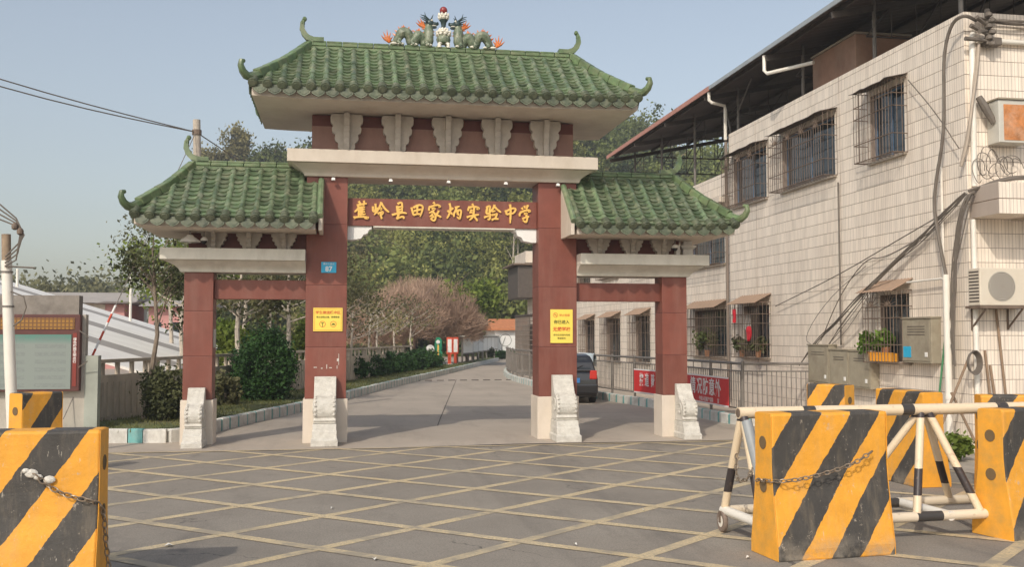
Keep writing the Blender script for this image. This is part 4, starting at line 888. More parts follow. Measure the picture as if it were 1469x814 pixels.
dragon(-1, 'glazed dragon with orange tail flame left of the red pearl on the ridge'); dragon(1, 'glazed dragon with orange tail flame right of the red pearl on the ridge')
t = thing('pearl_finial', (0, DY, DZ), 'red pearl on white lotus and green vase at the middle of the ridge', 'ornament')
b = MB()
for a in range(4): b.tube([(math.cos(a*1.57+.8)*.05, DY+math.sin(a*1.57+.8)*.05, DZ+.10), (math.cos(a*1.57+.8)*.13, DY+math.sin(a*1.57+.8)*.13, DZ+.06), (math.cos(a*1.57+.8)*.12, DY+math.sin(a*1.57+.8)*.12, DZ-.01)], [.03, .035, .04], 7)
b.build('foot', LOT, t, smooth=True); MB().lathe([(.05, .07), (.12, .10), (.145, .16), (.13, .22), (.10, .25)], (0, DY, DZ), 14).build('bowl', DG, t, smooth=True)
def petals(z, r, n, L, tilt, nm):
    b = MB()
    for ring_ in range(2):
        for k in range(n):
            a = 2*math.pi*(k + .5*ring_)/n; c = (math.cos(a)*r, DY+math.sin(a)*r, DZ+z+ring_*L*.35); tip = (math.cos(a)*(r+L*tilt), DY+math.sin(a)*(r+L*tilt), DZ+z+ring_*L*.35+L*.55); b.tube([c, ((c[0]+tip[0])/2*1.06, (c[1]-DY+tip[1]-DY)/2*1.06+DY, (c[2]+tip[2])/2), tip], [.025, .035, .006], 6)
    b.build(nm, LOT, t, smooth=True)
petals(.23, .10, 9, .13, .35, 'lotus_petal'); petals(.29, .06, 8, .12, .2, 'lotus_petal')
MB().lathe([(.05, .36), (.045, .45), (.06, .52), (.09, .56), (.06, .58)], (0, DY, DZ), 12).build('vase_neck', DD, t, smooth=True); petals(.57, .05, 8, .14, .45, 'lotus_petal'); MB().ball((0, DY, DZ + .755), .078, 14, 10).build('pearl', PEARL, t, smooth=True)
# ---------------------------------------------------------------- tiled buildings on the right
TW = tilewall('strip_tiles_long_wall', 1); TS = tilewall('strip_tiles_front_wall', 0); MORTAR = M('dark_mortar', (.30, .235, .195), .9, .15, 5)
GLASS = M('dark_window_glass', (.035, .045, .055), .08, .3, 1.5, spec=.8); FRAMEB = M('blue_window_frame', (.10, .17, .27), .5, .15, 5); CURT = M('window_curtain', (.10, .17, .30), .8, .3, 6)
FRAMEW = M('white_window_frame', (.62, .60, .55), .5, .1, 5)
def mapper(plane, c):      # (a, depth into wall, z)
    return (lambda a, d, z: (c + d, a, z)) if plane == 'W' else (lambda a, d, z: (a, c + d, z))
def mbox(b, mp, a0, a1, d0, d1, z0, z1):
    p = mp(a0, d0, z0); q = mp(a1, d1, z1); return b.box(min(p[0], q[0]), max(p[0], q[0]), min(p[1], q[1]), max(p[1], q[1]), z0, z1)
def free_segs(a0, a1, z0, z1, ops):
    segs = [(a0, a1)]
    for o0, o1, oz0, oz1 in ops:
        if oz0 < z1 - 1e-6 and oz1 > z0 + 1e-6:
            ns = []
            for s0, s1 in segs:
                if o1 <= s0 or o0 >= s1: ns.append((s0, s1)); continue
                if o0 > s0: ns.append((s0, o0))
                if o1 < s1: ns.append((o1, s1))
            segs = ns
    return segs
def tiled_wall(t, plane, c, a0, a1, z0, z1, ops, mat, joints=(), row=.25):
    mp = mapper(plane, c); core = MB(); zs = sorted({z0, z1, *[o[2] for o in ops], *[o[3] for o in ops]})
    for za, zb in zip(zs, zs[1:]):
        for s0, s1 in free_segs(a0, a1, za, zb, ops): mbox(core, mp, max(s0, a0 + (.035 if plane == 'W' else 0)), s1, .007, .26, za, zb)
    wall = core.build('wall', MORTAR, t)
    z = z0
    while z < z1 - .02:
        zt = min(z + row, z1); cut = sorted({z, zt, *[q for o in ops for q in (o[2], o[3]) if z < q < zt]})
        for za, zb in zip(cut, cut[1:]):
            for s0, s1 in free_segs(a0, a1, za, zb, ops):
                cs = [s0] + [j for j in joints if s0 < j < s1] + [s1]
                for q0, q1 in zip(cs, cs[1:]):
                    mbox(MB(), mp, q0 + (.012 if q0 in joints else .001), q1 - (.012 if q1 in joints else .001), 0, .02, za + (.005 if za == z else 0), zb - (.005 if zb == zt else 0)).build('tile_course', mat, wall)
        z = zt
    return mp
def window(t, mp, a0, a1, z0, z1, cage=.32, awn='flat', burst=False, fm=FRAMEB, curtain=True, pad=.1, bars=.11):
    fr = MB(); w = .05
    for q in ((a0, a1, z0, z0+w), (a0, a1, z1-w, z1), (a0, a0+w, z0+w, z1-w), (a1-w, a1, z0+w, z1-w), ((a0+a1)/2-.025, (a0+a1)/2+.025, z0+w, z1-w)): mbox(fr, mp, q[0], q[1], .10, .16, q[2], q[3])
    W = fr.build('window', fm, t)
    mid = (a0+a1)/2
    for q0, q1 in ((a0+w, mid-.025), (mid+.025, a1-w)): mbox(MB(), mp, q0, q1, .125, .135, z0+w, z1-w).build('pane', GLASS, W)
    if curtain: mbox(MB(), mp, a0+w, mid-.1, .15, .17, z0+w, z1-w).build('curtain', CURT, W)
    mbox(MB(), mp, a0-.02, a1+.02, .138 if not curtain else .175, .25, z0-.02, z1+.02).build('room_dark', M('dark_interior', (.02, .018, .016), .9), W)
    mbox(MB(), mp, a0-.06, a1+.06, -.06, .1, z0-.06, z0-.002).build('sill', CONC, W, bevel=.006)
    if cage:
        b = MB(); r = .0075; A0, A1, Z0, Z1 = a0-pad, a1+pad, z0-.02, z1+.06; D = -cage
        T = lambda p, q, rr=r: b.tube([mp(*p), mp(*q)], rr, 4)
        n = max(4, round((A1-A0)/bars))
        for i in range(n+1):
            a = A0 + (A1-A0)*i/n; T((a, D, Z0), (a, D, Z1 - (.30 if burst else 0)))
        m = max(2, round(cage/.10))
        for i in range(m+1):
            d = D + cage*i/m
            for a in (A0, A1): T((a, d, Z0), (a, d, Z1))
        for z in (Z0, Z0+.25*(Z1-Z0), Z0+.62*(Z1-Z0), Z1-.30, Z1):
            T((A0, D, z), (A1, D, z), .011); T((A0, D, z), (A0, 0, z), .009); T((A1, D, z), (A1, 0, z), .009)
        for i in range(max(2, round((A1-A0)/.14))): a = A0 + (A1-A0)*(i+.5)/round((A1-A0)/.14); T((a, D, Z0), (a, 0, Z0))
        if burst:
            k = max(1, round((A1-A0)/.75))
            for j in range(k):
                c = A0 + (A1-A0)*(j+.5)/k; hw = (A1-A0)/k/2
                for i in range(7): an = R(15+25*i); T((c, D, Z1-.30), (c+math.cos(an)*hw*.9, D, Z1-.30+math.sin(an)*.29))
                pts = [mp(c+math.cos(R(x))*.10, D, Z1-.30+math.sin(R(x))*.10) for x in range(0, 181, 30)]; b.tube(pts, r, 4)
        b.build('security_cage', RUST, W)
    if awn == 'flat':
        b = MB(); A0, A1 = a0-pad-.04, a1+pad+.04; zt = z1+.08; n = 10; vs = []
        for i in range(n+1):
            a = A0+(A1-A0)*i/n; sag = .05*math.sin(i*1.9)*random.random()
            vs += [mp(a, -.001, zt+.06), mp(a, -cage-.08, zt-.03+sag*.5), mp(a, -cage-.08, zt-.042+sag*.5), mp(a, -.001, zt+.048)]
        b.add(vs, [(4*i+k, 4*i+(k+1)%4, 4*i+4+(k+1)%4, 4*i+4+k) for i in range(n) for k in range(4)]+[(0,1,2,3), tuple(4*n+k for k in range(4))]); b.build('awning', M('sagging_dark_awning', (.12, .10, .085), .9, .3, 5), W)
    elif awn == 'tilt':
        b = MB(); A0, A1 = a0-pad-.05, a1+pad+.05; zt = z1+.12; n = 24; vs = []
        for i in range(n+1):
            a = A0+(A1-A0)*i/n; q = .012*(i % 2)
            vs += [mp(a, -.001, zt+.16+q), mp(a, -cage-.14, zt-.08+q), mp(a, -cage-.14, zt-.088+q), mp(a, -.001, zt+.152+q)]
        b.add(vs, [(4*i+k, 4*i+(k+1)%4, 4*i+4+(k+1)%4, 4*i+4+k) for i in range(n) for k in range(4)]+[(0,1,2,3), tuple(4*n+k for k in range(4))]); b.build('awning', M('rusty_tin_awning', (.36, .25, .175), .8, .25, 6, dirt=(.22, .12, .07), damt=.7, dscale=6), W)
    return W
bld = thing('tiled_building', (8.61, -3.6, 0), 'two storey building clad in cream strip tiles with caged windows on the right', 'building')
OPS = [(-1.72, -.5, 5.5, 6.85), (1.0, 3.6, 5.5, 6.82), (4.55, 6.65, 5.5, 6.82), (-1.75, -.72, 1.5, 2.8), (4.5, 6.1, 1.45, 2.78)]
mpW = tiled_wall(bld, 'W', 8.61, -3.6, 7.0, 0, 7.6, OPS, TW, (.78, 5.2))
mpS = tiled_wall(bld, 'S', -3.6, 8.632, 13, 0, 7.6, [], TS)
MB().box(8.872, 12.7, -3.3, 6.98, 7.2, 7.35).build('roof_slab', CONC, bld); MB().box(12.74, 13, -3.33, 6.98, 0, 7.58).build('back_wall', CONC, bld)
MB().box(8.60, 13.01, -3.36, -3.332, 7.605, 7.66).build('parapet_coping', CREAM, bld) if False else None
window(bld, mpW, *OPS[0], awn='flat'); window(bld, mpW, *OPS[1], burst=True); window(bld, mpW, *OPS[2], burst=True)
window(bld, mpW, *OPS[3], awn='tilt', burst=True, fm=DARKSTEEL, curtain=False); window(bld, mpW, *OPS[4], awn='tilt', fm=DARKSTEEL, curtain=False)
# projecting canopy on the front wall
cn = MB().box(8.66, 9.40, -4.35, -3.602, 4.02, 4.50).build('canopy_end', MORTAR, bld)
for k, (z0, z1) in enumerate(((4.0, 4.24), (4.255, 4.52))): MB().box(8.645, 9.41, -4.365, -3.604, z0, z1).build('tile_course', TS, cn)
MB().box(9.412, 13, -4.40, -3.603, 3.98, 4.55).build('canopy_beam', CONC, bld, bevel=.01)
MB().tube([(8.66, -3.66, .02), (8.66, -3.66, 3.98)], .045, 10).build('corner_pipe', PVC, bld, smooth=True); MB().tube([(8.70, -3.66, 4.55), (8.72, -3.66, 7.15), (8.75, -3.66, 7.2)], .05, 10).build('corner_pipe', PVC, bld, smooth=True)
MB().tube([(8.8, -3.68, 7.08), (12, -3.68, 7.08)], .045, 10).build('drain_pipe', PVC, bld, smooth=True)
MB().tube([(8.57, .8, 1.8), (8.57, .8, 5.3)], .018, 6).build('wall_conduit', CABLE, bld); MB().tube([(8.55, 7.06, .3), (8.55, 7.06, 7.4)], .045, 8).build('down_pipe', M('brown_pipe', (.20, .16, .13), .7), bld, smooth=True)

far = thing('rear_tiled_building', (8.64, 7.1, 0), 'longer rear tiled building behind the railing with dark ground floor windows', 'building')
OPF = [(7.45, 9.95, 1.4, 2.75), (14.5, 16.2, 1.05, 2.7), (18.3, 20.2, 1.0, 2.68), (22.3, 23.9, .95, 2.65), (26, 27.6, .95, 2.65), (30, 31.6, .95, 2.65), (7.5, 10.3, 4.05, 5.2), (14, 16.4, 4.3, 5.6), (18.5, 20.8, 4.3, 5.6), (23, 25.4, 4.3, 5.6), (28, 30, 4.3, 5.6)]
mpF = tiled_wall(far, 'W', 8.66, 7.1, 38, 0, 6.6, OPF, TW, (10.6, 17.3, 24.5, 31))
MB().box(8.925, 14, 7.15, 38, 6.0, 6.15).build('roof_slab', CONC, far); MB().box(8.925, 14, 37.7, 37.98, 0, 5.98).build('end_wall', CREAMG, far)
for i, o in enumerate(OPF): window(far, mpF, *o, awn='tilt' if i < 6 else 'flat', fm=DARKSTEEL if i != 6 else FRAMEB, curtain=i >= 6, cage=.3, bars=.13)
MB().box(8.35, 8.655, 7.1, 12.5, 5.72, 5.86).build('ledge', CREAM, far)
MB().box(7.6, 8.655, 35.2, 38.6, 4.1, 5.9).build('enclosed_balcony', DARKSTEEL, far, bevel=.03); MB().box(7.3, 8.655, 35.0, 38.8, 5.93, 6.02).build('balcony_roof', RUST, far); MB().box(8.0, 8.655, 35.0, 38.6, 6.05, 6.7).build('balcony_parapet', CREAM, far)
t = thing('wire_cage', (7.8, 33, 0), 'dark wire mesh cage standing against the far end of the tiled building', 'cage')
MB().box(7.3, 8.6, 30.2, 34.6, 3.02, 3.1).build('cage_roof', DARKSTEEL, t); b = MB()
for i in range(19): y = 30.3 + i*.235; b.tube([(7.35, y, .2), (7.35, y, 3.02)], .02, 4)
for k in range(12): z = .3 + k*.245; b.tube([(7.35, 30.3, z), (7.35, 34.55, z)], .02, 4); b.tube([(7.35, 30.3, z), (8.55, 30.3, z)], .02, 4)
for i in range(6): x = 7.35 + i*.24; b.tube([(x, 30.3, .2), (x, 30.3, 3.02)], .02, 4)
b.build('mesh', M('cage_wire', (.22, .18, .15), .7), t); MB().box(7.7, 8.55, 30.6, 34.4, .2, 2.6).build('stored_goods', DARKSTEEL, t, bevel=.05)

# rooftop steel shelter
sh = thing('rooftop_shelter', (8.75, -3.4, 7.6), 'dark corrugated steel shelter roof on posts above the tiled building', 'shelter')
SHEET = M('roof_sheet_underside', (.115, .092, .085), .6, .2, 1.2); PINK = M('faded_red_fascia', (.46, .22, .17), .6, .1, 3); GREYB = M('grey_blue_fascia', (.33, .36, .38), .5, .1, 3)
X0, Z0, X1, Z1, YA, YB = 7.95, 8.80, 17.5, 10.75, -5.2, 17.4
b = MB(); n = 150; vs = []
for i in range(n+1):
    y = YA + (YB-YA)*i/n; q = .03*(i % 2)
    vs += [(X0, y, Z0+q), (X1, y, Z1+q), (X1, y, Z1+q+.004), (X0, y, Z0+q+.004)]
b.add(vs, [(4*i+k, 4*i+(k+1)%4, 4*i+4+(k+1)%4, 4*i+4+k) for i in range(n) for k in range(4)]); b.build('roof_sheet', SHEET, sh)
MB().box(X0-.03, X0-.002, 6.7, YB+.05, Z0-.07, Z0+.06).build('fascia', PINK, sh); MB().box(X0-.03, X0-.002, YA, 6.69, Z0-.05, Z0+.05).build('fascia', GREYB, sh)
zr_ = lambda x: Z0 + (Z1-Z0)*(x-X0)/(X1-X0)
for k in range(7): x = X0 + .25 + k*1.45; MB().box(x, x+.05, YA+.05, YB-.05, zr_(x)-.10, zr_(x)-.012).build('purlin', DARKSTEEL, sh)
for y in (-4.9, -3.35, -.15, 3.1, 7.2, 10.7, 14.0, 17.2):
    MB().sweep([(X0+.05, y, zr_(X0+.05)-.25), (X1-.05, y, zr_(X1-.05)-.25)], [.06, .06], [.13, .13], (0, 1, 0)).build('rafter', DARKSTEEL, sh)
    b = MB(); b.tube([(8.75, y, zr_(8.75)-.75), (13.9, y, zr_(8.75)-.75)], .025, 5)
    for k in range(9): xa = 8.75 + k*.57; b.tube([(xa, y, zr_(8.75)-.75), (xa+.57, y, zr_(xa+.57)-.2 if k % 2 == 0 else zr_(8.75)-.75)], .016, 4); b.tube([(xa+.57, y, zr_(8.75)-.75), (xa+.57, y, zr_(xa+.57)-.2)], .014, 4)
    b.build('truss_web', DARKSTEEL, sh)
for y, zb, x in ((-3.35, 7.5, 8.74), (-.15, 7.36, 8.93), (3.1, 7.36, 8.93), (7.2, 6.2, 8.98), (10.7, 6.2, 8.98), (14.0, 6.2, 8.98), (17.2, 6.2, 8.98), (7.2, 6.2, 13.5), (10.7, 6.2, 13.5), (14.0, 6.2, 13.5), (17.2, 6.2, 13.5), (-.15, 7.36, 12.5), (3.1, 7.36, 12.5)):
    MB().tube([(x, y, zb), (x, y, zr_(x)-.02)], .042, 8).build('post', STEEL if x < 10 else DARKSTEEL, sh, smooth=True)
b = MB(); b.tube([(8.97, 7.25, 6.7), (8.97, 8.1, 8.7)], .025, 5); b.tube([(8.97, 7.15, 8.3), (8.97, 6.2, 9.0)], .025, 5); b.build('brace', STEEL, sh)
t = thing('gutter_pipe', (8.0, 2.9, 8.4), 'white plastic elbow pipe hanging from the shelter eave above the water tank', 'pipe'); MB().tube([(7.99, 3.2, 8.72), (7.99, 3.2, 8.35), (8.02, 3.1, 8.26), (8.6, 1.9, 8.22)], .045, 8).build('pipe', PVC, t, smooth=True)
t = thing('gutter_pipe', (8.0, 7.0, 8.4), 'white plastic elbow pipe at the shelter eave beside the building corner', 'pipe'); MB().tube([(7.99, 6.85, 8.72), (7.99, 6.85, 8.5), (8.05, 6.8, 8.42), (8.5, 7.0, 8.40), (8.54, 7.05, 8.3), (8.54, 7.06, 7.45)], .045, 8).build('pipe', PVC, t, smooth=True)
t = thing('roof_tank', (9.1, .9, 7.36), 'rust stained concrete tank standing on the roof under the shelter', 'tank'); MB().box(9.0, 10.3, .75, 2.75, 7.36, 8.56).build('tank_wall', M('stained_concrete', (.34, .20, .14), .9, .2, 2, .3, 20, dirt=(.42, .34, .27), damt=.6, dstretch=(1, 1, .3)), t, bevel=.02); MB().box(8.97, 10.33, .72, 2.78, 8.562, 8.60).build('lid', CONC, t)

# ------------------------------- fittings on the walls
def mbthing(name, loc, label, cat, parts, group=None):
    t = thing(name, loc, label, cat, group)
    for nm, mb, mt, bv in parts: mb.build(nm, mt, t, bevel=bv)
    return t
METER = M('meter_box_paint', (.33, .29, .215), .7, .12, 4, dirt=(.18, .14, .10), damt=.6, dscale=3)
def meter_box(y0, y1, z0, z1, label, big=False):
    t = thing('meter_box', (8.6, y1, z0), label, 'meter box', 'grey brown meter boxes on the wall'); d = .20
    MB().box(8.61-d, 8.606, y0, y1, z0, z1).build('case', METER, t, bevel=.01); MB().box(8.61-d-.012, 8.61-d-.001, y0+.03, y1-.03, z0+.04, z1-.04).build('door', METER, t, bevel=.004)
    MB().box(8.61-d-.025, 8.61-d-.013, y0+.10, y0+.17, z0+.12, z0+.20).build('lock_tag', WHITE, t)
    b = MB()
    for k in range(4 if big else 2): z = z1 - .15 - k*.05; b.box(8.61-d-.017, 8.61-d-.0125, y0+.18, y1-.2, z, z+.012)
    b.build('vent_slot', DARKSTEEL, t)
    MB().box(8.61-d-.02, 8.609, y0-.015, y1+.015, z1+.002, z1+.03).build('rain_lip', METER, t)
    return t
meter_box(1.05, 2.02, .95, 1.78, 'leftmost meter box behind the railing end, taller than its neighbours'); meter_box(.20, 1.02, .94, 1.69, 'middle meter box of the row above the striped blocks'); meter_box(-.66, .17, .93, 1.68, 'rightmost meter box of the row beside the planter window')
bb_ = meter_box(-2.75, -1.82, 1.5, 2.31, 'large meter box with blue label right of the planter window', True); MB().box(8.392, 8.3965, -2.13, -1.88, 1.60, 1.80).build('blue_label', CYAN, bb_)
t = thing('air_conditioner', (8.95, -3.8, 2.5), 'cream air conditioner outdoor unit on wall brackets at the right edge', 'air conditioner')
MB().box(8.52, 9.42, -4.0, -3.68, 2.50, 3.13).build('case', M('cream_enamel', (.68, .61, .50), .45, .08, 3, dirt=(.45, .36, .27), damt=.5, dscale=3), t, bevel=.015)
b = MB(); 
for k in range(9): ring(b, 8.92, 2.82, .245 - k*.026, .009, -4.008, 24)
b.build('fan_grille', CREAMG, t); MB().lathe([(.25, -4.006), (.25, -4.001)], (8.92, 0, 2.82), 24, 1).build('fan_recess', M('fan_dark', (.16, .13, .11), .8), t)
b = MB(); b.box(8.50, 9.5, -4.02, -3.62, 2.455, 2.497); 
for x in (8.62, 9.3): b.tube([(x, -4.0, 2.45), (x, -3.61, 2.12)], .018, 5); b.tube([(x, -3.615, 2.1), (x, -3.615, 2.46)], .018, 5)
b.build('bracket', RUST, t); b = MB()
for k in range(10): b.box(8.5165, 8.5195, -3.97, -3.71, 2.56 + k*.055, 2.585 + k*.055)
b.build('side_louvre', DARKSTEEL, t)
t = thing('electric_box', (9.3, -3.75, 5.27), 'pale wall box with rusty orange front high on the front wall', 'box')
MB().box(9.0, 9.58, -3.93, -3.612, 5.27, 6.0).build('case', M('pale_enamel', (.55, .53, .47), .5, .1, 3), t, bevel=.01); MB().box(9.09, 9.55, -3.938, -3.9315, 5.31, 5.92).build('door', M('rust_orange', (.50, .20, .07), .8, .35, 7, dirt=(.6, .5, .4), damt=.5, dscale=4), t); MB().box(8.98, 9.60, -3.96, -3.611, 6.003, 6.03).build('lid', METER, t)
MB().tube([(8.78, -3.72, 6.08), (8.86, -3.78, 5.88), (9.0, -3.8, 5.62)], [.055, .07, .05], 8).build('cable_gland', CABLE, t, smooth=True)
t = thing('drain_pipe', (8.42, -3.2, 0), 'thick white plastic standpipe in front of the building corner', 'pipe'); MB().tube([(8.42, -3.22, .01), (8.42, -3.22, 3.06)], .06, 12).build('pipe', PVC, t, smooth=True); MB().tube([(8.42, -3.22, .9), (8.42, -3.22, .98)], .07, 12).build('coupling', PVC, t, smooth=True); MB().tube([(8.55, -2.95, 2.3), (8.55, -2.95, 5.0)], .022, 8).build('thin_pipe', PVC, t, smooth=True)
t = thing('green_pole', (8.3, -2.95, 0), 'green bamboo pole leaning beside the white standpipe', 'pole'); MB().tube([(8.25, -3.0, .01), (8.5, -3.12, 2.4)], .018, 7).build('pole', M('pole_green', (.06, .22, .10), .6), t)
for i, (a, c) in enumerate((((9.18, -3.8, .02), (9.07, -3.63, 2.45)), ((8.86, -3.85, .02), (8.84, -3.63, 1.75)), ((8.95, -3.9, .02), (8.93, -3.63, 1.5)), ((7.75, -3.9, .35), (8.45, -3.75, 1.62)), ((8.45, -3.9, .2), (8.15, -3.7, 1.05)))):
    lab = ('long brown stick leaning on the front wall under the air conditioner', 'grey stick leaning on the front wall, nearest the corner', 'short grey stick leaning on the front wall beside another', 'dark stick crossing in front of the white standpipe', 'short dark stick crossing low at the standpipe foot')[i]
    t = thing('wooden_stick', a, lab, 'stick'); MB().tube([a, c], .022, 6).build('stick', M('old_wood', (.26, .18, .12), .9, .2, 5), t)
t = thing('cable_coil', (8.4, -3.62, 1.6), 'black cable coil hanging on the corner beside the standpipe', 'cable')
b = MB()
for k in range(5): b.tube([(8.52 + .01*k, -3.78 - .012*k, 1.55) if False else (8.50 + math.cos(q)*(.095+.008*k), -3.78 - .02*k, 1.55 + math.sin(q)*(.16+.01*k)) for q in [2*math.pi*j/14 for j in range(15)]], .014, 5)
b.build('coil', CABLE, t, smooth=True)
# cables on the wall
def cable(pts, r, label, mat=CABLE, n=1, jit=.04, group=None, name='wall_cable'):
    t = thing(name, pts[0], label, 'cable', group)
    for k in range(n):
        rn = random.Random(k*17 + int(pts[0][1]*100)); P = [Vector(p) + Vector((rn.uniform(-.02, .0), rn.uniform(-jit, jit), rn.uniform(-jit, jit))) * (1 if 0 < i < len(pts)-1 else .3) for i, p in enumerate(pts)]
        Q = [tuple(p) for p in P]
        for _ in range(2):
            q = [Q[0]]
            for a, b_ in zip(Q, Q[1:]): q += [tuple(a[i]*.75+b_[i]*.25 for i in range(3)), tuple(a[i]*.25+b_[i]*.75 for i in range(3))]
            Q = q + [Q[-1]]
        MB().tube(Q, r * rn.uniform(.8, 1.15), 6).build('strand', mat, t, smooth=True)
    return t
WX = 8.50
cable([(8.75, -3.75, 7.40), (8.45, -3.85, 7.45), (8.40, -3.57, 7.37), (8.40, -3.35, 6.88), (8.42, -3.28, 6.04), (8.42, -3.22, 5.43), (8.42, -2.98, 4.73), (8.42, -2.92, 4.25), (8.42, -3.08, 3.61), (8.42, -3.22, 3.05)], .027, 'thick black cable looping down the building corner into the standpipe')
cable([(WX, -2.05, 6.79), (WX, -2.92, 6.0), (WX, -3.55, 5.2)], .012, 'thin cable running from the top right window down to the corner')
cable([(8.5, -3.70, 4.42), (WX, -3.46, 4.30), (WX, -2.84, 4.01), (WX, -1.93, 3.59), (8.2, -.87, 2.88), (8.2, .18, 2.28), (WX, 1.74, 1.88), (WX, 2.62, 1.31)], .010, 'bundle of cables sagging diagonally across the wall to the meter boxes', n=5, jit=.05)
cable([(WX, -2.95, 4.12), (WX, -1.46, 3.76), (WX, .74, 3.29), (WX, 3.89, 2.71)], .010, 'thin straight cable slanting to the red cloth window')
cable([(WX, -2.62, 3.84), (WX, -1.08, 3.52), (WX, -.48, 3.54), (WX, .66, 2.92), (WX, 1.57, 1.88)], .010, 'thin cable with a bend falling to the leftmost meter box')
cable([(WX, -2.17, 3.7), (8.2, -.8, 2.9), (WX, .32, 2.61), (WX, 1.91, 1.72)], .009, 'loose wire passing in front of the planter awning')
cable([(8.5, -3.72, 4.40), (WX, -3.2, 4.05), (WX, -2.3, 3.62), (WX, -1.2, 3.35), (WX, .4, 2.2), (WX, 1.2, 1.80)], .007, 'spray of fine wires fanning from the canopy corner to the middle meter box', n=4, jit=.16)
cable([(WX, 1.9, 1.75), (WX, 2.4, 1.9), (WX, 1.2, 2.75), (WX, -.4, 3.4)], .008, 'thin wire rising from the leftmost meter box')
cable([(8.6, -3.8, 4.42), (8.47, -3.78, 4.30), (8.45, -3.55, 3.69), (8.45, -3.40, 2.99), (8.45, -3.30, 2.15), (8.45, -3.35, 1.5)], .011, 'bundle of cables hanging down the corner beside the standpipe', n=11, jit=.11)
cable([(WX, -.7, 2.98), (WX, -1.8, 3.02), (WX, -3.0, 3.0)], .022, 'pale horizontal conduit above the planter awning', PVC)
cable([(8.75, -3.72, 7.45), (9.3, -3.74, 7.36), (10.0, -3.74, 7.42), (12, -3.74, 7.30)], .014, 'bundle of cables running along the top of the front wall', n=6, jit=.08)
cable([(8.80, -3.74, 7.0), (8.76, -3.72, 6.6), (8.66, -3.74, 6.0), (8.56, -3.7, 5.3), (8.5, -3.6, 4.9)], .03, 'pale cable strap falling from the insulator rack', M('pale_cable', (.42, .35, .28), .7), n=2, jit=.03)
cable([(8.55, -3.72, 4.45), (8.9, -4.2, 4.58), (9.35, -4.3, 4.62), (9.8, -4.25, 4.60)], .018, 'dark cable bundle lying along the canopy edge', n=6, jit=.05)
t = thing('cable_tangle', (9.0, -3.8, 4.6), 'tangle of loose wire loops below the rusty wall box', 'cable')
rn = random.Random(4)
for k in range(9):
    cx, cz, rx_, rz_ = 8.72 + k*.09, 4.85 + rn.uniform(-.1, .12), rn.uniform(.10, .22), rn.uniform(.15, .30)
    MB().tube([(cx + math.cos(q)*rx_, -3.75 - .03*math.sin(q*2+k), cz + math.sin(q)*rz_) for q in [2*math.pi*j/16*rn.uniform(.96, 1.0) for j in range(15)]], .007, 5).build('wire_loop', CABLE, t, smooth=True)
t = thing('insulator_rack', (8.98, -3.7, 7.0), 'cluster of cable clamps and insulators at the top corner of the wall', 'insulator rack')
MB().tube([(8.98, -3.72, 6.95), (8.98, -3.72, 7.62)], .045, 8).build('rack_post', CABLE, t, smooth=True)
for k in range(6): z = 7.0 + k*.1; MB().lathe([(.02, -.05), (.06, -.03), (.065, .0), (.05, .03), (.02, .05)], (8.98 + .03*(-1)**k, -3.80, z), 8).build('insulator', CABLE, t, smooth=True)
for i, (a, c) in enumerate((((8.95, -3.78, 7.30), (8.68, -3.86, 7.42)), ((8.95, -3.78, 7.15), (8.58, -3.84, 7.28)), ((8.93, -3.78, 7.05), (8.5, -3.80, 7.06)), ((8.92, -3.78, 7.22), (8.70, -3.9, 7.16)))): MB().tube([a, c], [.025, .04], 7).build('strain_clamp', CABLE, t, smooth=True)
MB().box(8.9, 9.2, -3.80, -3.62, 6.98, 7.12).build('splice_box', CABLE, t, bevel=.02)
# window plants and hangings
PLANT = leafmat('pot_plant_leaves', (.03, .08, .01), (.16, .26, .04), .3, 3)
def pot_plant(loc, r, n, label, potm, leafm, lsize=.07, pr=.08):
    t = thing('potted_plant', loc, label, 'plant'); x, y, z = loc
    MB().lathe([(pr*.7, 0), (pr, .15), (pr*1.08, .16), (pr*1.08, .18), (pr*.9, .18)], (x, y, z), 12).build('pot', potm, t, smooth=True)
    link('foliage', arr_mesh('foliage', leaves(clump_points((0, 0, .18 + r*.9), (r, r, r), n, 14, .25, .3), lsize), 4, leafm), None, t)
TERRA = M('terracotta', (.40, .19, .10), .8, .15, 5); YPOT = M('yellow_plastic', (.75, .33, .03), .4, .08, 5)
t = thing('yellow_planter', (8.40, -1.1, 1.5), 'ribbed yellow plastic planter trough on the cage floor at the right window', 'planter')
for k in range(7): MB().lathe([(.05, 0), (.06, .16), (.065, .17)], (8.36, -.80 - k*.115, 1.505), 8).build('trough_rib', YPOT, t, smooth=True)
MB().box(8.40, 8.50, -1.52, -.78, 1.505, 1.66).build('soil_box', YPOT, t)
pot_plant((8.47, -.62, 1.5), .2, 520, 'bushy green potted plant beside the yellow planter', TERRA, PLANT); pot_plant((8.47, -1.15, 1.6), .17, 360, 'green plant growing above the yellow planter', TERRA, PLANT)
pot_plant((8.42, 5.8, 1.45), .2, 420, 'dry potted plant left in the red cloth window cage', TERRA, DARKLEAF); pot_plant((8.42, 4.75, 1.45), .16, 300, 'dark potted plant right in the red cloth window cage', TERRA, DARKLEAF); pot_plant((8.45, 8.4, 1.40), .3, 420, 'leafy potted plant in the widest ground floor cage behind the railing', TERRA, MIDLEAF)
REDC = M('red_cloth', (.62, .02, .035), .7, .15, 6)
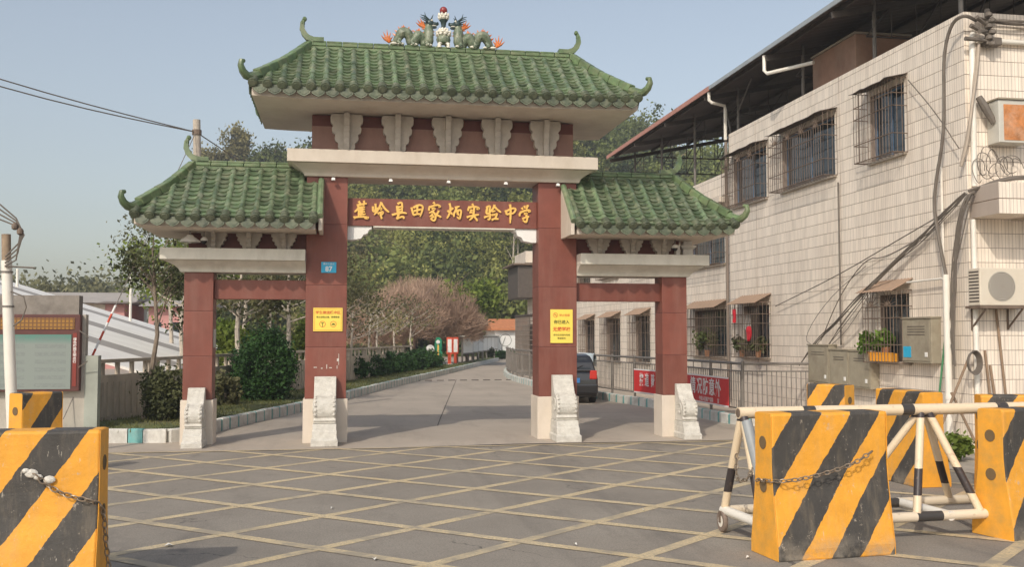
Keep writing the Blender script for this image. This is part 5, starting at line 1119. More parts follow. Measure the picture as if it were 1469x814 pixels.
for i, (y, z, w_, h_) in enumerate(((5.9, 2.52, .22, .36), (4.95, 2.05, .30, .38))):
    t = thing('red_cloth', (8.30, y, z), ('red cloth strip hanging high at the left of the cage', 'round red cloth ornament hanging at the middle of the cage')[i], 'cloth'); b = MB(); n = 8; vs = []
    for j in range(n+1):
        zz = z + h_/2 - h_*j/n; ww = w_*(.5 if i else .4)*(math.sin(math.pi*min(1, (j+.6)/(n+.4)))**.5 if i else 1 - .2*(j % 3)/3)
        vs += [(8.25 + .015*math.sin(j), y-ww, zz), (8.23 + .02*math.cos(j*1.3), y, zz), (8.25 - .01*math.sin(j), y+ww, zz), (8.27, y+ww*.9, zz), (8.28, y-ww*.9, zz)]
    b.add(vs, [(5*j+k, 5*j+(k+1)%5, 5*j+5+(k+1)%5, 5*j+5+k) for j in range(n) for k in range(5)]); b.build('fabric', REDC, t, smooth=True)
t = thing('hung_clothes', (8.33, 5.4, 1.9), 'pale clothes hanging inside the cage between the red cloths', 'clothes'); b = MB()
for k in range(3): y = 5.25 + k*.16; b.sweep([(8.40, y, 1.95+.1*k), (8.40, y+.02, 2.2), (8.40, y, 2.55)], [.14, .12, .05], [.03, .03, .02], (0, 1, 0))
b.build('garment', M('pale_cloth', (.42, .40, .38), .8, .15, 5), t)

# ---------------------------------------------------------------- steel railing with banner
FP = smooth_path([(8.55, 1.95), (7.2, 1.95), (6.83, 2.2), (6.85, 4.6), (6.75, 7.0), (6.22, 11), (5.78, 16), (5.58, 20.6), (5.68, 26), (6.7, 34)], 2)
rail = thing('steel_railing', (6.8, 2.0, .24), 'grey steel bar railing on the striped kerb in front of the tiled buildings', 'railing')
PP = walk(FP, 1.72)
for i, ((x0, y0, a0), (x1, y1, a1)) in enumerate(zip(PP, PP[1:])):
    a = math.atan2(y1-y0, x1-x0); L = math.hypot(x1-x0, y1-y0); m4 = Matrix.Translation((x0, y0, 0)) @ Matrix.Rotation(a, 4, 'Z')
    def put(nm, mb, mt=STEEL, sm=False): mb.v = [tuple(m4 @ Vector(q)) for q in mb.v]; return mb.build(nm, mt, rail, smooth=sm)
    put('post', MB().tube([(0, 0, .2), (0, 0, 1.40)], .038, 8), sm=True); put('post_cap', MB().ball((0, 0, 1.40), .042, 8, 6), sm=True)
    put('rail', MB().tube([(.03, 0, 1.37), (L-.03, 0, 1.37)], .03, 8), sm=True); put('rail', MB().tube([(.03, 0, 1.20), (L-.03, 0, 1.20)], .018, 6)); put('rail', MB().tube([(.03, 0, .36), (L-.03, 0, .36)], .02, 6))
    b = MB(); n = 15 if y0 < 16 else 9
    for k in range(1, n): b.tube([(L*k/n, 0, .36), (L*k/n, 0, 1.20)], .011, 5, cap=False)
    for k in range(1, 3): b.tube([(L*k/3, 0, 1.20), (L*k/3, 0, 1.37)], .012, 5, cap=False)
    put('bars', b)
BANR = M('banner_red', (.60, .035, .035), .6, .06, 3); BANW = M('banner_white', (.78, .72, .70), .6, .04, 3)
def on_fence(y): return np.interp(y, [p[1] for p in FP[6:]], [p[0] for p in FP[6:]])
ban = thing('red_banner', (6.7, 5.8, .3), 'long red banner with white lettering tied to the railing', 'banner')
ya, yb = 2.68, 8.95; b = MB(); bw = MB(); n = 30; vs = []; vw = []
for i in range(n+1):
    y = ya + (yb-ya)*i/n; x = float(on_fence(y)) - .065 - .008*math.sin(i*1.1); vs += [(x, y, .36), (x, y, 1.04), (x+.006, y, 1.04), (x+.006, y, .36)]
b.add(vs, [(4*i+k, 4*i+(k+1)%4, 4*i+4+(k+1)%4, 4*i+4+k) for i in range(n) for k in range(4)]+[(0,1,2,3), tuple(4*n+k for k in range(4))]); b.build('cloth', BANR, ban)
for z0, z1 in ((.355, .395), (1.005, 1.045)):
    e = MB(); vs = []
    for i in range(n+1):
        y = ya + (yb-ya)*i/n; x = float(on_fence(y)) - .065 - .008*math.sin(i*1.1) - .004; vs += [(x, y, z0), (x, y, z1)]
    e.add(vs, [(2*i, 2*i+1, 2*i+3, 2*i+2) for i in range(n)]); e.build('white_edge', BANW, ban)
for ch, y in zip('按道骑行', (8.42, 8.05, 7.68, 7.32)): text(ch, .40, BANW, ban, (float(on_fence(y)) - .082, y, .72), ROT_WEST, ex=.002, bold=.006, name='banner_character')
for ch, y in zip('看路情况防意外', (6.6, 5.9, 4.92, 4.49, 4.08, 3.67, 3.26)): text(ch, .43, BANW, ban, (float(on_fence(y)) - .082, y, .74), ROT_WEST, ex=.002, bold=.006, name='banner_character', sx=.9)
for tx, yy in (('交警大队', 5.1), ('中国人民财产保险', 4.05), ('宣', 3.25)): text(tx, .12, BANW, ban, (float(on_fence(yy)) - .082, yy, .46), ROT_WEST, ex=.002)
t = thing('pale_cloth', (5.9, 13.0, .6), 'pale blue cloth draped over the railing behind the car', 'cloth'); b = MB(); vs = []; n = 12
for i in range(n+1):
    y = 12.3 + 1.6*i/n; x = float(on_fence(y)); d = .04*math.sin(i*1.3); zb = .55 + .25*abs(math.sin(i*.55+.4)) + (.2 if i > 9 else 0)
    vs += [(x-.09+d*.5, y, zb), (x-.06+d, y, 1.0), (x-.045, y, 1.40), (x, y, 1.425), (x+.05, y, 1.38), (x+.07+d, y, 1.0)]
b.add(vs, [(6*i+k, 6*i+k+1, 6*i+7+k, 6*i+6+k) for i in range(n) for k in range(5)]); b.build('fabric', M('pale_blue_cloth', (.56, .64, .68), .8, .08, 4), t, smooth=True)

# ---------------------------------------------------------------- parked car (rear towards the gate)
car = thing('parked_car', (4.62, 11.3, 0), 'black hatchback parked facing away beside the railing', 'car')
CARP = M('black_car_paint', (.014, .014, .016), .28, .1, 3, spec=.6, coat=.8); CGL = M('car_glass', (.03, .034, .036), .06, .1, 3, spec=.7); TAIL = M('tail_lamp', (.55, .03, .02), .2, .1, 6)
cx, yr_, = 4.74, 9.45
lev = [(.20, .75, .04, 3.42), (.42, .76, -.02, 3.5), (.70, .76, .0, 3.5), (.88, .74, .06, 3.45), (.94, .71, .10, 2.6)]
MB().loft([(cx-w_, cx+w_, yr_+a, yr_+c, z) for z, w_, a, c in lev]).build('body', CARP, car, bevel=.06)
MB().loft([(cx-.72, cx+.72, yr_+.10, yr_+2.75, .935), (cx-.66, cx+.66, yr_+.22, yr_+2.35, 1.20), (cx-.58, cx+.58, yr_+.42, yr_+1.95, 1.40), (cx-.49, cx+.49, yr_+.62, yr_+1.70, 1.455)]).build('cabin', CARP, car, bevel=.05)
MB().add([(cx-.56, yr_+.125, 1.02), (cx+.56, yr_+.125, 1.02), (cx+.48, yr_+.365, 1.36), (cx-.48, yr_+.365, 1.36), (cx-.56, yr_+.15, 1.0), (cx+.56, yr_+.15, 1.0), (cx+.48, yr_+.40, 1.35), (cx-.48, yr_+.40, 1.35)], [(0,1,2,3),(4,7,6,5),(0,4,5,1),(1,5,6,2),(2,6,7,3),(3,7,4,0)]).build('rear_window', CGL, car)
for s_ in (-1, 1):
    MB().loft([(cx+s_*.62-.11, cx+s_*.62+.11, yr_-.02, yr_+.10, .72), (cx+s_*.63-.10, cx+s_*.63+.10, yr_-.01, yr_+.13, .98)]).build('tail_light', TAIL, car, bevel=.03)
    b = MB(); b.add([(cx+s_*.698, yr_+.5, .99), (cx+s_*.698, yr_+2.3, .99), (cx+s_*.61, yr_+1.85, 1.35), (cx+s_*.61, yr_+.65, 1.35)], [(0, 1, 2, 3)]); b.build('side_window', CGL, car)
    for yy in (yr_+.62, yr_+3.0):
        wh = MB().lathe([(.20, -.09), (.29, -.085), (.305, -.05), (.305, .05), (.29, .085), (.20, .09)], (cx+s_*.67, yy, .305), 20, 0).build('wheel', BLACK, car, smooth=True); MB().lathe([(.19, -.094), (.19, .094)], (cx+s_*.67, yy, .305), 16, 0).build('rim', STEEL, wh)
    MB().ball((cx+s_*.82, yr_+2.35, 1.0), (.09, .06, .07), 8, 6).build('mirror', CARP, car, smooth=True)
MB().box(cx-.755, cx+.755, yr_-.06, yr_+.02, .30, .58).build('bumper', CARP, car, bevel=.04); MB().box(cx-.22, cx+.22, yr_-.035, yr_-.012, .62, .76).build('plate', M('plate_blue', (.05, .22, .55), .4), car); MB().box(cx-.03, cx+.03, yr_-.02, yr_+.04, .82, .86).build('badge', STEEL, car)
MB().tube([(cx+.1, yr_+.11, 1.03), (cx+.34, yr_+.17, 1.13)], .01, 5).build('wiper', BLACK, car)
MB().tube([(cx-.5, yr_-.02, .26), (cx-.5, yr_+.2, .26)], .03, 8).build('exhaust', STEEL, car)
car.rotation_euler = (0, 0, R(-6.5)); car.location.x += .17
# ---------------------------------------------------------------- striped concrete barriers
AMBER = (.80, .365, .035); BLK = (.055, .05, .045)
STRM = stripes('amber_black_stripes', AMBER, BLK, .605, .70, .5, off=.075); ENDM = M('amber_end_paint', AMBER, .6, .1, 5, .2, 40, dirt=(.42, .28, .10), damt=.6, dscale=4)
HOLE = M('hole_shade', (.16, .105, .05), .9)  # solid discs, the shade inside the holes is painted on
PROF = [(-.25, 0), (-.25, .10), (-.235, .18), (-.165, .62), (-.15, .80), (-.150, 1.24), (-.135, 1.265), (.135, 1.265), (.150, 1.24), (.150, .80), (.165, .62), (.235, .18), (.25, .10), (.25, 0)]
def barrier(loc, yaw, L, h, label):
    t = thing('concrete_barrier', (loc[0], loc[1], 0), label, 'barrier', 'striped concrete barriers'); k = h / 1.265; t.rotation_euler = (0, 0, R(yaw))
    b = MB(); n = 5; vs = []; m = len(PROF)
    for i in range(n+1):
        x = -L/2 + L*i/n
        for j, (y, z) in enumerate(PROF): vs.append((x, y + .003*math.sin(i*2+j), z*k + .003*math.sin(i+j*3) if 0 < z < 1.2 else z*k))
    b.add(vs, [(i*m+j, i*m+(j+1)%m, (i+1)*m+(j+1)%m, (i+1)*m+j) for i in range(n) for j in range(m)] + [tuple(range(m)), tuple(n*m+j for j in range(m))[::-1]])
    me = b.mesh('block', STRM); body = link('block', me, None, t, bevel=.015)
    for s_ in (-1, 1):
        x = s_*(L/2); e = MB().prism([(y*.985, z*k*.995 + .003) for y, z in PROF], 0, min(x, x+s_*.006), max(x, x+s_*.006)); link('end_face', e.mesh('end_face', ENDM), None, t, bevel=.003)
        for z in (1.0, .62):
            q = MB().lathe([(.06, -.001), (.06, .004), (.045, .0045), (.045, .0005)], (x + s_*.007 - (.004 if s_ < 0 else 0), 0, z*k), 14, 0); link('lifting_hole', q.mesh('lifting_hole', HOLE), None, t)
    return t
barrier((2.48, -10.27), 5, 1.18, 1.30, 'striped concrete barrier nearest the camera in front of the rolling gate')
barrier((5.05, -9.75), 14, 1.18, 1.27, 'striped concrete barrier cut by the right picture edge')
barrier((-4.33, -10.62), 1, 1.18, 1.27, 'striped concrete barrier cut by the left picture edge')
barrier((5.78, -6.3), -88, 1.10, 1.25, 'striped concrete barrier behind the rolling gate turned end on to the right')
barrier((6.02, -3.62), -58, .68, 1.20, 'short striped concrete barrier below the meter boxes')
barrier((6.62, -7.55), -20, 1.10, 1.25, 'striped concrete barrier showing only its top behind the right edge one')
barrier((-6.17, -3.88), 50, .62, 1.20, 'striped concrete barrier in front of the notice board')
# chains on the two near barriers
CHN = M('rusty_chain', (.30, .24, .18), .5, .3, 12, metal=.6)
def chain(pts, label, link_l=.055, r=.006):
    t = thing('chain', pts[0], label, 'chain'); Q = pts
    for _ in range(2):
        q = [Q[0]]
        for a, b_ in zip(Q, Q[1:]): q += [tuple(a[i]*.75+b_[i]*.25 for i in range(3)), tuple(a[i]*.25+b_[i]*.75 for i in range(3))]
        Q = q + [Q[-1]]
    V_ = [Vector(q) for q in Q]; acc = 0; k = 0
    for a, c in zip(V_, V_[1:]):
        L = (c-a).length; d = (c-a).normalized()
        while acc < L:
            p = a + d*acc; u = d.orthogonal().normalized(); u = u if k % 2 else d.cross(u).normalized()
            MB().tube([p + d*math.cos(q)*link_l*.62 + u*math.sin(q)*link_l*.34 for q in [2*math.pi*j/8 for j in range(9)]], r, 5).build('chain_link', CHN, t, smooth=True); acc += link_l; k += 1
        acc -= L
chain([(2.86, -10.46, .93), (2.70, -10.50, .85), (2.45, -10.53, .78), (2.20, -10.55, .73), (1.98, -10.58, .71), (1.87, -10.45, .70), (1.86, -10.25, .68)], 'rusty chain hanging across the front barrier towards the rolling gate')
chain([(-4.18, -10.80, .93), (-4.05, -10.80, .82), (-3.90, -10.80, .76), (-3.76, -10.80, .73), (-3.71, -10.70, .66), (-3.70, -10.66, .4), (-3.66, -10.66, .1)], 'chain hanging across the left edge barrier')
t = thing('cement_patch', (-4.25, -10.95, .95), 'pale cement blobs holding the chain on the left edge barrier', 'cement'); b = MB()
for dx, dz, r in ((0, 0, .05), (.05, -.03, .035), (.13, -.05, .045), (-.04, .02, .03)): b.ball((-4.22+dx, -10.785, .95+dz), (r, .015, r*.7), 8, 5)
b.build('blob', STONE, t, smooth=True)
chain([(1.97, -9.50, .80), (1.92, -9.6, .62), (1.90, -9.75, .58), (1.93, -9.92, .66), (1.99, -9.80, .75)], 'chain wrapped round the rolling gate legs')

# ---------------------------------------------------------------- rolling tube gate
TUBE = bands('cream_tube_black_bands', (.74, .60, .42), (.05, .045, .042), 0, 1.12, .12, -.66); TUBEL = bands('cream_leg_black_bands', (.74, .60, .42), (.045, .035, .035), 2, .74, .34, -.42)
TUBEB = bands('cream_base_black_bands', (.70, .60, .46), (.05, .045, .042), 0, 1.3, .22, .9)
rg = thing('rolling_tube_gate', (1.97, -9.66, 0), 'movable cream and black tube barrier on caster wheels between the concrete barriers', 'barrier')
yw = R(4); ca, sa = math.cos(yw), math.sin(yw)
def rp(a, d, z): return (1.97 + ca*a - sa*d, -9.62 + sa*a + ca*d, z)
MB().tube([rp(-.03, 0, 1.24), rp(4.2, 0, 1.24)], .058, 14).build('top_tube', TUBE, rg, smooth=True)
MB().tube([rp(-.034, 0, 1.24), rp(-.02, 0, 1.24)], .045, 12).build('tube_mouth', RUST, rg)
for d, nm in ((-.36, 0), (.42, 1)): MB().tube([rp(0, d, .22), rp(4.2, d, .22)], .05, 12).build('base_tube', TUBEB, rg, smooth=True)
for a in (.02, 2.05, 4.1):
    MB().tube([rp(a, -.40, .22), rp(a, .46, .22)], .048, 10).build('cross_tube', PVC, rg, smooth=True)
    if a in (.02, 4.1):
        for d in (-.36, .42): MB().tube([rp(a, d, .26), rp(a, d*.06, 1.2)], .042, 10).build('leg', TUBEL, rg, smooth=True)
for a0, a1 in ((2.05, 1.45), (2.05, 2.65)):
    for d in (-.36, .42): MB().tube([rp(a1 if d > 0 else a1*.6 + 2.05*.4, d, .25), rp(a0 + (a1-a0)*.08, d*.06, 1.2)], .040, 10).build('leg', TUBEL, rg, smooth=True)
MB().tube([rp(.04, -.33, .62), rp(.03, -.06, 1.16)], .052, 10).build('grey_sleeve', M('grey_sleeve', (.30, .32, .33), .5, .1, 4), rg, smooth=True)
for a in (.02, 4.1):
    for d in (-.36, .42):
        wh = MB().lathe([(.05, -.02), (.10, -.022), (.11, -.012), (.11, .012), (.10, .022), (.05, .02)], rp(a-.03, d, .112), 18, 0).build('caster_wheel', M('caster_rust', (.20, .15, .12), .7, .25, 8), rg, smooth=True)
        MB().lathe([(.06, -.024), (.06, .024)], rp(a-.03, d, .112), 12, 0).build('hub', PVC, wh); b = MB()
        p = rp(a-.03, d, 0); b.box(p[0]-.035, p[0]-.026, p[1]-.02, p[1]+.02, .10, .20); b.box(p[0]+.026, p[0]+.035, p[1]-.02, p[1]+.02, .10, .20); b.box(p[0]-.035, p[0]+.035, p[1]-.02, p[1]+.02, .20, .215); b.build('fork', RUST, wh)

# ---------------------------------------------------------------- left side: pole, notice board, wall, guy wire
wp = thing('white_service_pole', (-7.1, -2.0, 0), 'white painted pole with cable clamps at the left picture edge', 'pole')
MB().tube([(-7.02, -2.0, 0), (-7.12, -2.0, 1.6), (-7.21, -2.0, 3.2)], [.085, .085, .08], 14).build('shaft', PVC, wp, smooth=True); MB().tube([(-7.21, -2.0, 3.2), (-7.225, -2.0, 3.62)], .07, 12).build('upper_shaft', M('old_pole_top', (.30, .22, .15), .9, .3, 5), wp, smooth=True)
for z in (2.45, 3.0): MB().tube([(-7.12-(z-1.6)*.056, -2.0, z), (-7.12-(z-1.6)*.056, -2.0, z+.03)], .092, 14).build('clamp_band', STEEL, wp)
b = MB()
for k in range(4): rn = random.Random(k); b.tube([(-7.2, -2.1, 3.1+.05*k), (-7.03+.02*k, -2.12, 3.2+.1*k), (-6.98+.02*k, -2.12, 3.6), (-7.05, -2.1, 3.75+.04*k), (-7.3, -2.1, 3.85+.08*k)], .013, 5)
b.tube([(-7.2, -2.1, 3.1), (-6.75, -2.1, 3.08)], .014, 5); b.build('drooping_wire', CABLE, wp, smooth=True)
for x, z in ((-6.98, 3.66), (-7.06, 3.74)): MB().lathe([(.02, -.06), (.05, -.04), (.055, .01), (.03, .05)], (x, -2.12, z), 8).build('insulator', RUST, wp, smooth=True)
MB().tube([(-7.1, -2.11, 2.7), (-6.9, -2.12, 2.62), (-6.86, -2.12, 2.45), (-6.92, -2.12, 2.25), (-7.05, -2.1, 2.15)], .012, 5).build('drooping_wire', CABLE, wp, smooth=True)
bw_ = thing('rendered_wall', (-8.5, 1.1, 0), 'pale rendered wall with grey coping behind the notice board', 'wall'); REND = M('render_pale', (.47, .43, .37), .85, .1, 2, .1, 30, dirt=(.26, .24, .20), damt=.7, dscale=1.8, dstretch=(1, 1, .4))
MB().box(-12, -6.72, 1.0, 1.2, 0, 2.40).build('wall_face', REND, bw_); MB().box(-12, -6.84, .96, 1.24, 2.403, 2.76).build('coping', M('mossy_coping', (.22, .195, .17), .9, .25, 4, .3, 20, dirt=(.36, .33, .30), damt=.6, dscale=3), bw_); MB().box(-6.716, -6.48, .98, 1.22, 0, 1.62).build('end_pier', M('greenish_render', (.36, .38, .33), .85, .12, 2, dirt=(.22, .22, .18), damt=.6), bw_)
nb = thing('notice_board', (-7.4, .9, .95), 'maroon framed notice board with amber header and faded green poster', 'notice board'); FRM = M('board_frame_maroon', (.10, .03, .025), .5, .15, 4)
MB().box(-9.2, -6.78, .84, .998, .96, 2.40).build('frame', FRM, nb, bevel=.01)
def poster():
    m, n, b = nodes('faded_poster'); tc = n.nodes.new('ShaderNodeTexCoord'); sp = n.nodes.new('ShaderNodeSeparateXYZ'); n.links.new(tc.outputs['Generated'], sp.inputs[0])
    c = mix(n, ramp(n, sp.outputs[2], .82, .95), (.235, .27, .25), (.10, .23, .19))
    rows = math_(n, 'FRACT', math_(n, 'MULTIPLY', sp.outputs[2], 7)); cols = math_(n, 'FRACT', math_(n, 'MULTIPLY', sp.outputs[0], 3.0))
    k = math_(n, 'MULTIPLY', math_(n, 'LESS_THAN', math_(n, 'ABSOLUTE', math_(n, 'SUBTRACT', rows, .5)), .26), math_(n, 'LESS_THAN', math_(n, 'ABSOLUTE', math_(n, 'SUBTRACT', cols, .5)), .38))
    k = math_(n, 'MULTIPLY', k, ramp(n, noise(n, 18, 4, .7, None, (1, 1, 2)), .35, .6)); c = mix(n, math_(n, 'MULTIPLY', k, .55), c, (.17, .19, .19))
    n.links.new(c, b.inputs['Base Color']); b.inputs['Roughness'].default_value = .35; return m
MB().box(-9.1, -6.93, .828, .8385, 1.0, 2.02).build('poster', poster(), nb)
def ledmat():
    m, n, b = nodes('amber_panel'); tc = n.nodes.new('ShaderNodeTexCoord'); sp = n.nodes.new('ShaderNodeSeparateXYZ'); n.links.new(tc.outputs['Object'], sp.inputs[0])
    fx = math_(n, 'FRACT', math_(n, 'MULTIPLY', sp.outputs[0], 14)); fz = math_(n, 'FRACT', math_(n, 'MULTIPLY', sp.outputs[2], 14))
    k = math_(n, 'MULTIPLY', math_(n, 'LESS_THAN', math_(n, 'ABSOLUTE', math_(n, 'SUBTRACT', fx, .5)), .32), math_(n, 'LESS_THAN', math_(n, 'ABSOLUTE', math_(n, 'SUBTRACT', fz, .5)), .34))
    c = mix(n, k, (.16, .07, .02), (.34, .17, .025)); n.links.new(c, b.inputs['Base Color']); b.inputs['Roughness'].default_value = .5; return m
MB().box(-9.1, -6.88, .826, .8385, 2.12, 2.33).build('header_panel', ledmat(), nb)
MB().box(-6.90, -6.83, .828, .8385, 1.05, 2.05).build('side_strip', M('strip_red', (.22, .03, .02), .5), nb); text('绿\n色\n校\n园\n文\n明\n出\n行', .06, WHITE, nb, (-6.865, .826, 1.72), ROT_FRONT, ex=.001, bold=.001)
b = MB(); b.tube([(-6.80, .85, 1.4), (-6.62, .75, 1.52)], .012, 5); b.tube([(-6.80, .85, 2.1), (-6.66, .8, 2.0), (-6.62, .8, 1.95)], .010, 5); b.build('stray_wire', CABLE, nb)
MB().box(-10.2, -6.55, 1.6, 1.64, .1, 1.5).build('wall_gap', CONC, bw_) if False else None
# concrete utility pole with overhead lines and guy
up_ = thing('utility_pole', (-5.2, 5.0, 0), 'bare concrete utility pole rising behind the left wing roof', 'pole'); MB().tube([(-5.12, 5.0, 0), (-5.34, 5.0, 7.06)], [.13, .085], 12).build('shaft', BARKP, up_, smooth=True); MB().tube([(-5.33, 5.0, 6.70), (-5.33, 5.0, 6.82)], .11, 10).build('clamp', RUST, up_)
for i, (e, lab) in enumerate((((-13.3, -2.0, 8.18), 'upper overhead cable running from the utility pole to the left edge'), ((-13.3, -2.05, 8.10), 'lower overhead cable running from the utility pole to the left edge'), ((2.0, 40, 7.2), 'cable running from the utility pole back towards the hill'))):
    s0 = Vector((-5.34, 4.95, 6.76)); e = Vector(e); P = [s0.lerp(e, k/12) + Vector((0, 0, -(.25 + .12*i)*math.sin(math.pi*k/12))) for k in range(13)]
    t = thing('overhead_cable', s0, lab, 'cable'); MB().tube(P, .014, 5).build('strand', CABLE, t, smooth=True)
t = thing('guy_wire', (-7.0, .2, .1), 'guy wire with red and white sleeve slanting from the utility pole to the wall', 'wire')
A, B_ = Vector((-5.36, 4.9, 6.7)), Vector((-7.02, .75, .45)); MB().tube([A, B_], .010, 5).build('strand', STEEL, t)
for k in range(6): MB().tube([A.lerp(B_, .655 + k*.028), A.lerp(B_, .655 + (k+1)*.028)], .022, 8).build('sleeve_band', WHITE if k % 2 == 0 else RED, t, smooth=True)
# strip roofed shed behind the wall, with light and dark roof sheets
shed = thing('striped_roof_shed', (-10, 14, 0), 'low shed roof of alternating white and grey sheets beyond the left wall', 'shed'); SW = M('white_roof_sheet', (.90, .86, .79), .6, .05, 1.5, dirt=(.62, .56, .48), damt=.35, dscale=.8); SG = M('grey_roof_sheet', (.36, .325, .29), .7, .1, 1.5)
zsl = lambda x: .75 + .315*(-5.4 - x)
ys_ = [5.2, 9.4, 11.4, 16.4, 18.6, 24.4, 26.4, 30.0]
for i, (y0, y1) in enumerate(zip(ys_, ys_[1:])):
    xr = -6.0 - .06*(y0-5); MB().sweep([(xr, (y0+y1)/2, zsl(xr)), (-17, (y0+y1)/2, zsl(-17))], [y1-y0-.02]*2, [.06]*2, (0, 1, 0)).build('roof_sheet', (SW, SG, SW, SG, SW, SG, SW)[i], shed)
MB().box(-16.8, -16.5, 5.4, 28.8, 0, 4.2).build('rear_wall', CONC, shed); b = MB()
for x in (-8.5, -12.5):
    for y in (6, 12, 18, 24, 28): b.tube([(x, y, 0), (x, y, zsl(x))], .06, 6)
b.build('shed_post', STEEL, shed)
PINKW = M('pink_wall', (.55, .27, .25), .8, .1, 2)
def lowhouse(x0, x1, y, z1, wallm, roofm, label, rr=.8):
    t = thing('low_house', ((x0+x1)/2, y, 0), label, 'building'); MB().box(x0, x1, y, y+6, 0, z1).build('wall', wallm, t)
    MB().prism([(y-.6, z1+.02), (y+3, z1+rr), (y+6.6, z1+.02)], 0, x0-.5, x1+.5).build('roof', roofm, t)
    w = (x1-x0)/3
    for k in range(3): MB().box(x0+w*(k+.3), x0+w*(k+.7), y-.04, y-.005, z1*.45, z1*.75).build('window', GLASS, t); MB().box(x0+w*(k+.26), x0+w*(k+.74), y-.06, y-.003, z1*.45-.08, z1*.45-.01).build('sill', WHITE, t)
lowhouse(-20.5, -15.2, 46, 4.0, CREAMG, SG, 'long low pale roofed house far behind the striped shed roof'); lowhouse(-16.1, -15.0, 44, 3.9, PINKW, RUST, 'small pink house peeping beside the dark leaved tree', .3); lowhouse(-13.6, -10.4, 44, 3.75, PINKW, SG, 'pink walled house left of the outer pillar', .5)
for i, (x, y, z) in enumerate(((-15.9, 27, 4.9), (-11.2, 27, 4.6))):
    t = thing('vent_pipe', (x, y, 3), ('white vent pipe on the shed roof nearest the service pole', 'white vent pipe on the shed roof nearer the tree')[i], 'pipe'); MB().tube([(x, y, zsl(x)-.3), (x, y, z)], .06, 8).build('pipe', PVC, t, smooth=True)

# ---------------------------------------------------------------- far end of the drive
t = thing('green_sign_kiosk', (3.75, 41.0, 0), 'tall green sign stele beside the hedge at the end of the drive', 'sign'); GRN = M('sign_green', (.01, .22, .11), .4, .08, 3)
MB().prism([(3.48, .1), (3.98, .1), (3.93, 1.75), (3.8, 1.9), (3.62, 1.9), (3.52, 1.65)], 1, 40.9, 41.1).build('stele', GRN, t); MB().lathe([(.12, 40.885), (.12, 40.895)], (3.7, 0, 1.62), 14, 1).build('disc', WHITE, t); MB().box(3.66, 3.76, 40.89, 40.897, .6, 1.45).build('yellow_strip', GOLD, t)
t = thing('round_sign', (3.2, 40.6, 0), 'round white sign on a thin post left of the green stele', 'sign'); MB().tube([(3.2, 40.6, .1), (3.2, 40.6, 1.0)], .03, 6).build('post', STEEL, t); MB().lathe([(.25, 40.54), (.25, 40.57)], (3.2, 0, 1.2), 20, 1).build('disc', WHITE, t)
for i, (x, y) in enumerate(((4.45, 41.4), (4.95, 42.6))):
    t = thing('red_display_post', (x, y, 0), ('red framed display post nearest the drive, with a white panel', 'red framed display post behind the first, with a white panel')[i], 'display'); MB().box(x-.18, x+.18, y-.06, y+.06, .85, 1.9).build('case', RED, t, bevel=.02); MB().box(x-.12, x+.12, y-.07, y-.062, .98, 1.78).build('panel', WHITE, t); MB().box(x-.10, x+.10, y-.05, y+.05, .0, .848).build('leg', RED, t); MB().box(x-.2, x+.2, y-.15, y+.15, .0, .28).build('footing', WHITE, t)
rnk = ('nearest', 'second', 'third', 'fourth', 'fifth', 'sixth', 'seventh', 'farthest')
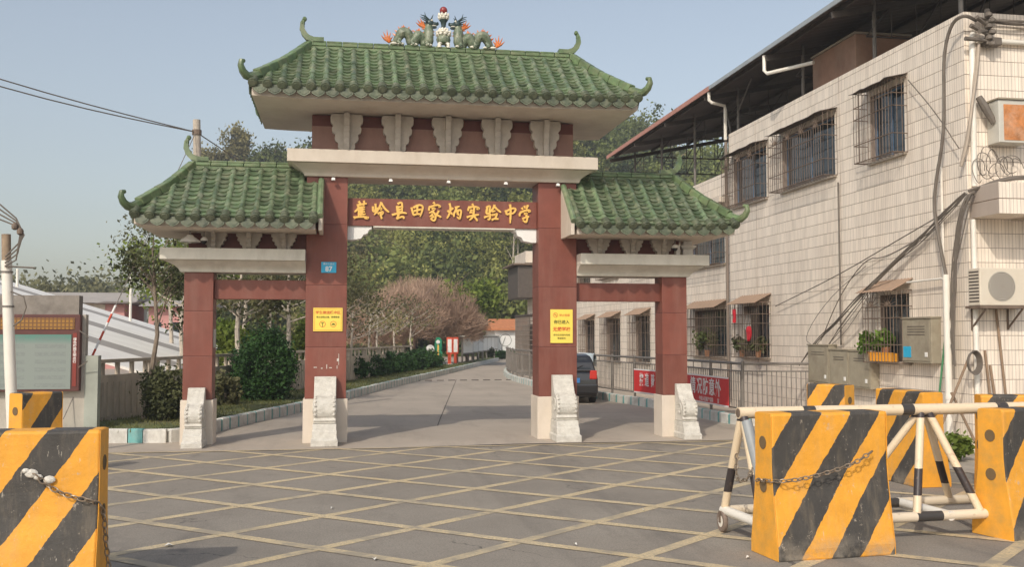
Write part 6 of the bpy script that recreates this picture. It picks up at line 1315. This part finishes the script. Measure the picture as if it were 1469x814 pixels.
for i in range(8):
    x0, y0 = 5.6 + i*.78, 44.6 + i*3.2; t = thing('display_board', (x0, y0, 0), 'white display board on legs beside the drive, %s of the row' % rnk[i], 'display board', 'display boards along the drive')
    dx, dy = .42, 1.75; ux, uy = dx/math.hypot(dx, dy), dy/math.hypot(dx, dy)
    m4 = Matrix.Translation((x0, y0, 0)) @ Matrix.Rotation(math.atan2(.972, .236) - .14, 4, 'Z')
    def pt(nm, mb, mt): mb.v = [tuple(m4 @ Vector(q)) for q in mb.v]; mb.build(nm, mt, t)
    pt('frame', MB().box(0, 2.7, -.05, .05, .80, 1.92), STEEL); pt('panel', MB().box(.12, 2.58, -.062, -.052, .88, 1.84), WHITE); pt('roof_strip', MB().box(-.1, 2.8, -.2, .2, 1.925, 2.0), CREAMG)
    for lx in (.05, 2.65): pt('leg', MB().box(lx-.05, lx+.05, -.05, .05, 0, .798), STEEL)
wb = thing('white_gatehouse', (12, 66, 0), 'low white building with orange tile roof edge at the end of the drive', 'building'); MB().box(11.0, 19, 66, 72, 0, 2.45).build('wall', WHITE, wb); MB().prism([(65.5, 2.46), (65.5, 2.62), (69, 3.5), (72.5, 2.62), (72.5, 2.46)], 0, 10.6, 19.4).build('roof', M('orange_tiles', (.50, .19, .08), .8, .2, 4), wb)
MUR = M('mural_grey', (.30, .30, .28), .8); b = MB(); ring(b, 11.9, 1.6, .55, .06, 65.99, 24); b.build('mural_ring', MUR, wb); text('儒', .9, INK, wb, (13.15, 65.985, 1.55), ROT_FRONT, ex=.003); b = MB(); b.tube([(11.5, 65.98, .5), (11.6, 65.98, 1.1), (11.9, 65.98, 1.9)], .03, 5); b.build('mural_branch', MUR, wb)
shrub((12.2, 64.6, 0), (2.2, .5, .32), 2600, .14, HEDGE, 'low clipped hedge in front of the white gatehouse', 'low_hedge')
shrub((9.3, 60, 0), (.6, .6, .6), 2200, .14, DARKLEAF, 'round dark bush at the far end of the display boards')
# weeds by the right wall foot
shrub((7.7, -4.4, 0), (.35, .25, .25), 900, .07, LIME, 'bright weeds at the foot of the standpipe', 'weed_clump', .3, 18); shrub((9.0, -4.0, 0), (.5, .2, .28), 800, .07, MIDLEAF, 'straggly weeds along the front wall foot', 'weed_clump', .3, 18)

# ---------------------------------------------------------------- hazy morning air
hz = MB().box(-130, 175, -75, 200, -1.1, 45); m = bpy.data.materials.new('morning_haze'); m.use_nodes = True; n = m.node_tree
n.nodes.remove(n.nodes['Principled BSDF']); pv_ = n.nodes.new('ShaderNodeVolumePrincipled'); pv_.inputs['Color'].default_value = (.86, .88, .9, 1); pv_.inputs['Density'].default_value = .0014; pv_.inputs['Anisotropy'].default_value = .3
n.links.new(pv_.outputs[0], n.nodes['Material Output'].inputs['Volume'])
HAZE = True
if HAZE:
    o = hz.build('haze', m); o['kind'] = 'stuff'
S.cycles.volume_bounces = 0; S.cycles.volume_max_steps = 64
